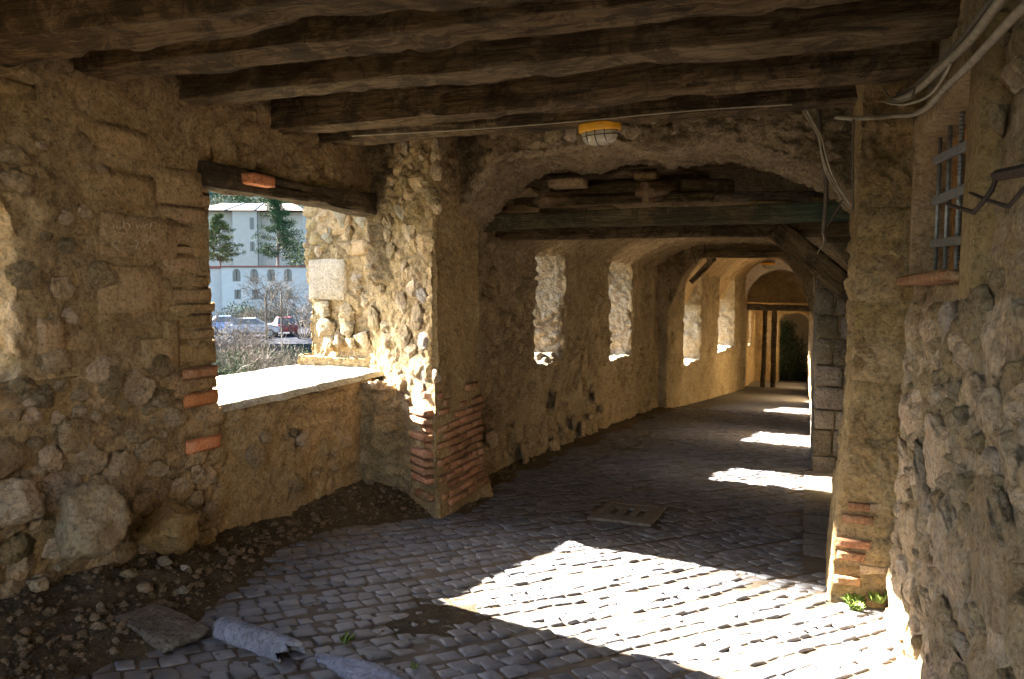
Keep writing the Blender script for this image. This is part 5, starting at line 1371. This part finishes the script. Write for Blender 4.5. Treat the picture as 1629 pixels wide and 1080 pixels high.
# cars
def car(p, rz, body, label, seed):
    E_ = empty('parked_car', p, label, 'car', 'cars parked below the passage', rz)
    prof = [(-2.0, .35), (-2.05, .75), (-1.95, .92), (-1.15, 1.0), (1.35, .98), (1.9, .85), (2.05, .65), (2.0, .35)]
    bm = bmesh.new()
    for sgn in (0, 1):
        pass
    L0 = [bm.verts.new((x, -.82, z)) for x, z in prof]; L1 = [bm.verts.new((x, .82, z)) for x, z in prof]
    bm.faces.new(L0); bm.faces.new(L1[::-1])
    for i in range(len(prof)): bm.faces.new((L0[i], L1[i], L1[(i + 1) % len(prof)], L0[(i + 1) % len(prof)]))
    bmesh.ops.recalc_face_normals(bm, faces=bm.faces[:]); bmesh.ops.bevel(bm, geom=bm.edges[:], offset=.06, segments=2, affect='EDGES')
    bm_obj('body', bm, body, E_, smooth=False)
    cab = [(-1.55, .97), (-1.15, 1.42), (.15, 1.45), (.95, .99)]
    bm = bmesh.new(); a = [bm.verts.new((x, -.70 if z < 1.2 else -.58, z)) for x, z in cab]; b_ = [bm.verts.new((x, .70 if z < 1.2 else .58, z)) for x, z in cab]
    bm.faces.new(a); bm.faces.new(b_[::-1])
    for i in range(4): bm.faces.new((a[i], b_[i], b_[(i + 1) % 4], a[(i + 1) % 4]))
    bmesh.ops.recalc_face_normals(bm, faces=bm.faces[:]); bm_obj('windows', bm, M['pane_o'], E_)
    bm = bmesh.new(); bx(bm, -1.12, .14, -.56, .56, 1.43, 1.475); bmesh.ops.bevel(bm, geom=bm.edges[:], offset=.015, segments=1, affect='EDGES'); bm_obj('roof', bm, body, E_)
    for x in (-1.25, 1.3):
        for y in (-.76, .76):
            bm = bmesh.new(); bmesh.ops.create_cone(bm, cap_ends=True, segments=18, radius1=.31, radius2=.31, depth=.2, matrix=Matrix.Translation((x, y, .31)) @ Matrix.Rotation(PI / 2, 4, 'X')); W_ = bm_obj('wheel', bm, M['black'], E_)
            bm = bmesh.new(); bmesh.ops.create_cone(bm, cap_ends=True, segments=14, radius1=.19, radius2=.19, depth=.22, matrix=Matrix.Translation((x, y, .31)) @ Matrix.Rotation(PI / 2, 4, 'X')); bm_obj('rim', bm, M['iron'], W_)
    for y in (-.6, .6):
        for x, m in ((2.0, 'glass'), (-2.02, 'red_cop')):
            bm = bmesh.new(); bx(bm, x - .06, x + .06, y - .15, y + .15, .66, .80); bm_obj('headlight' if x > 0 else 'tail_light', bm, M[m], E_)
    return E_
M['car_red'] = plain('dark red car paint', (.16, .025, .03), .3, 0, 2, .05, 0, spec=.6)
M['car_white'] = plain('white car paint', (.3, .32, .36), .3, 0, 2, .03, 0, spec=.6)
M['car_blue'] = plain('pale blue car paint', (.16, .25, .42), .3, 0, 2, .05, 0, spec=.6)
q = atD(452, 546, 64); car((q.x, q.y, zR + .003), YAW + 2.0, M['car_red'], 'dark red car parked behind the thin pole', 1)
q = atD(405, 550, 62); car((q.x, q.y, zR + .003), YAW + .2, M['car_white'], 'white car half hidden behind bare shrubs', 2)
q = atD(366, 545, 66); car((q.x, q.y, zR + .003), YAW + .4, M['car_blue'], 'light blue car at the left behind dense twigs', 3)
# far end: court beyond the doorway
bm = bmesh.new(); bx(bm, -3, 3, 46, 46.6, -4.6, 2.2); o = bm_obj('court_wall', bm, M['plaster_arch']); props(o, 'pale daylit wall beyond the far doorway', 'wall')
bm = bmesh.new(); bx(bm, -2.2, 2.2, 40.8, 46.5, 2.3, 2.6); bx(bm, -2.6, -2.2, 40.8, 46.5, -4.2, 2.28); bx(bm, 1.2, 1.6, 40.8, 46.5, -4.2, 2.2)  # unseen roof and side walls added to keep daylight off the far doorway
o = bm_obj('court_light_block', bm, M['stucco']); o['kind'] = 'structure'
bm = bmesh.new(); bx(bm, -8, 8, 40.8, 60, -4.2, -3.3); o = bm_obj('court_ground', bm, M['asph']); props(o, 'ground of the court beyond the far doorway', kind='structure')
r = random.Random(44); E_ = empty('leafy_bush', (-.75, 41.6, -3.3), 'dark green leafy bush filling the far doorway', 'bush'); bm = bmesh.new()
leaf_cloud(bm, [(Vector((r.uniform(-.7, .5), r.uniform(-.6, .6), r.uniform(.3, 2.9))), .5) for _ in range(40)], 150, 1, .09, r); bm_obj('leaves', bm, M['ivy'], E_)
bm = bmesh.new(); twigs(bm, Vector((0, 0, 0)), Vector((0, 0, 1)), 1.0, .05, 4, r); bm_obj('stems', bm, M['bark'], E_)

# umbrella pine added outside the picture, its crown shading the big window's jamb
r = random.Random(321); UP_ = empty('added_shade_pine', (-20, 10.95, -4.8), 'added umbrella pine west of the passage, out of view, shading the big window', 'tree'); bm = bmesh.new()
cs = []
for k in range(100):
    a = r.uniform(0, 2 * PI); q_ = math.sqrt(r.random()) * 1.6
    cs.append((Vector((math.cos(a) * q_ * 1.1, math.sin(a) * q_, 13.75 + r.uniform(0, 1.6) + .8 * (q_ / 1.6) ** 2)), .42))
leaf_cloud(bm, cs, 90, 1, .13, r, .6); bm_obj('crown', bm, M['pine'], UP_)
bm = bmesh.new(); tube(bm, [(0, 0, -2), (.15, 0, 6), (0, .1, 13.7)], [.3, .24, .14], 9)
for k in range(9):
    a = r.uniform(0, 2 * PI); tube(bm, [(0, .1, 13.6), (math.cos(a) * .7, math.sin(a) * .7, 14.3), (math.cos(a) * 1.4, math.sin(a) * 1.3, 15.0)], [.08, .06, .03], 5)
bm_obj('trunk', bm, M['bark'], UP_)
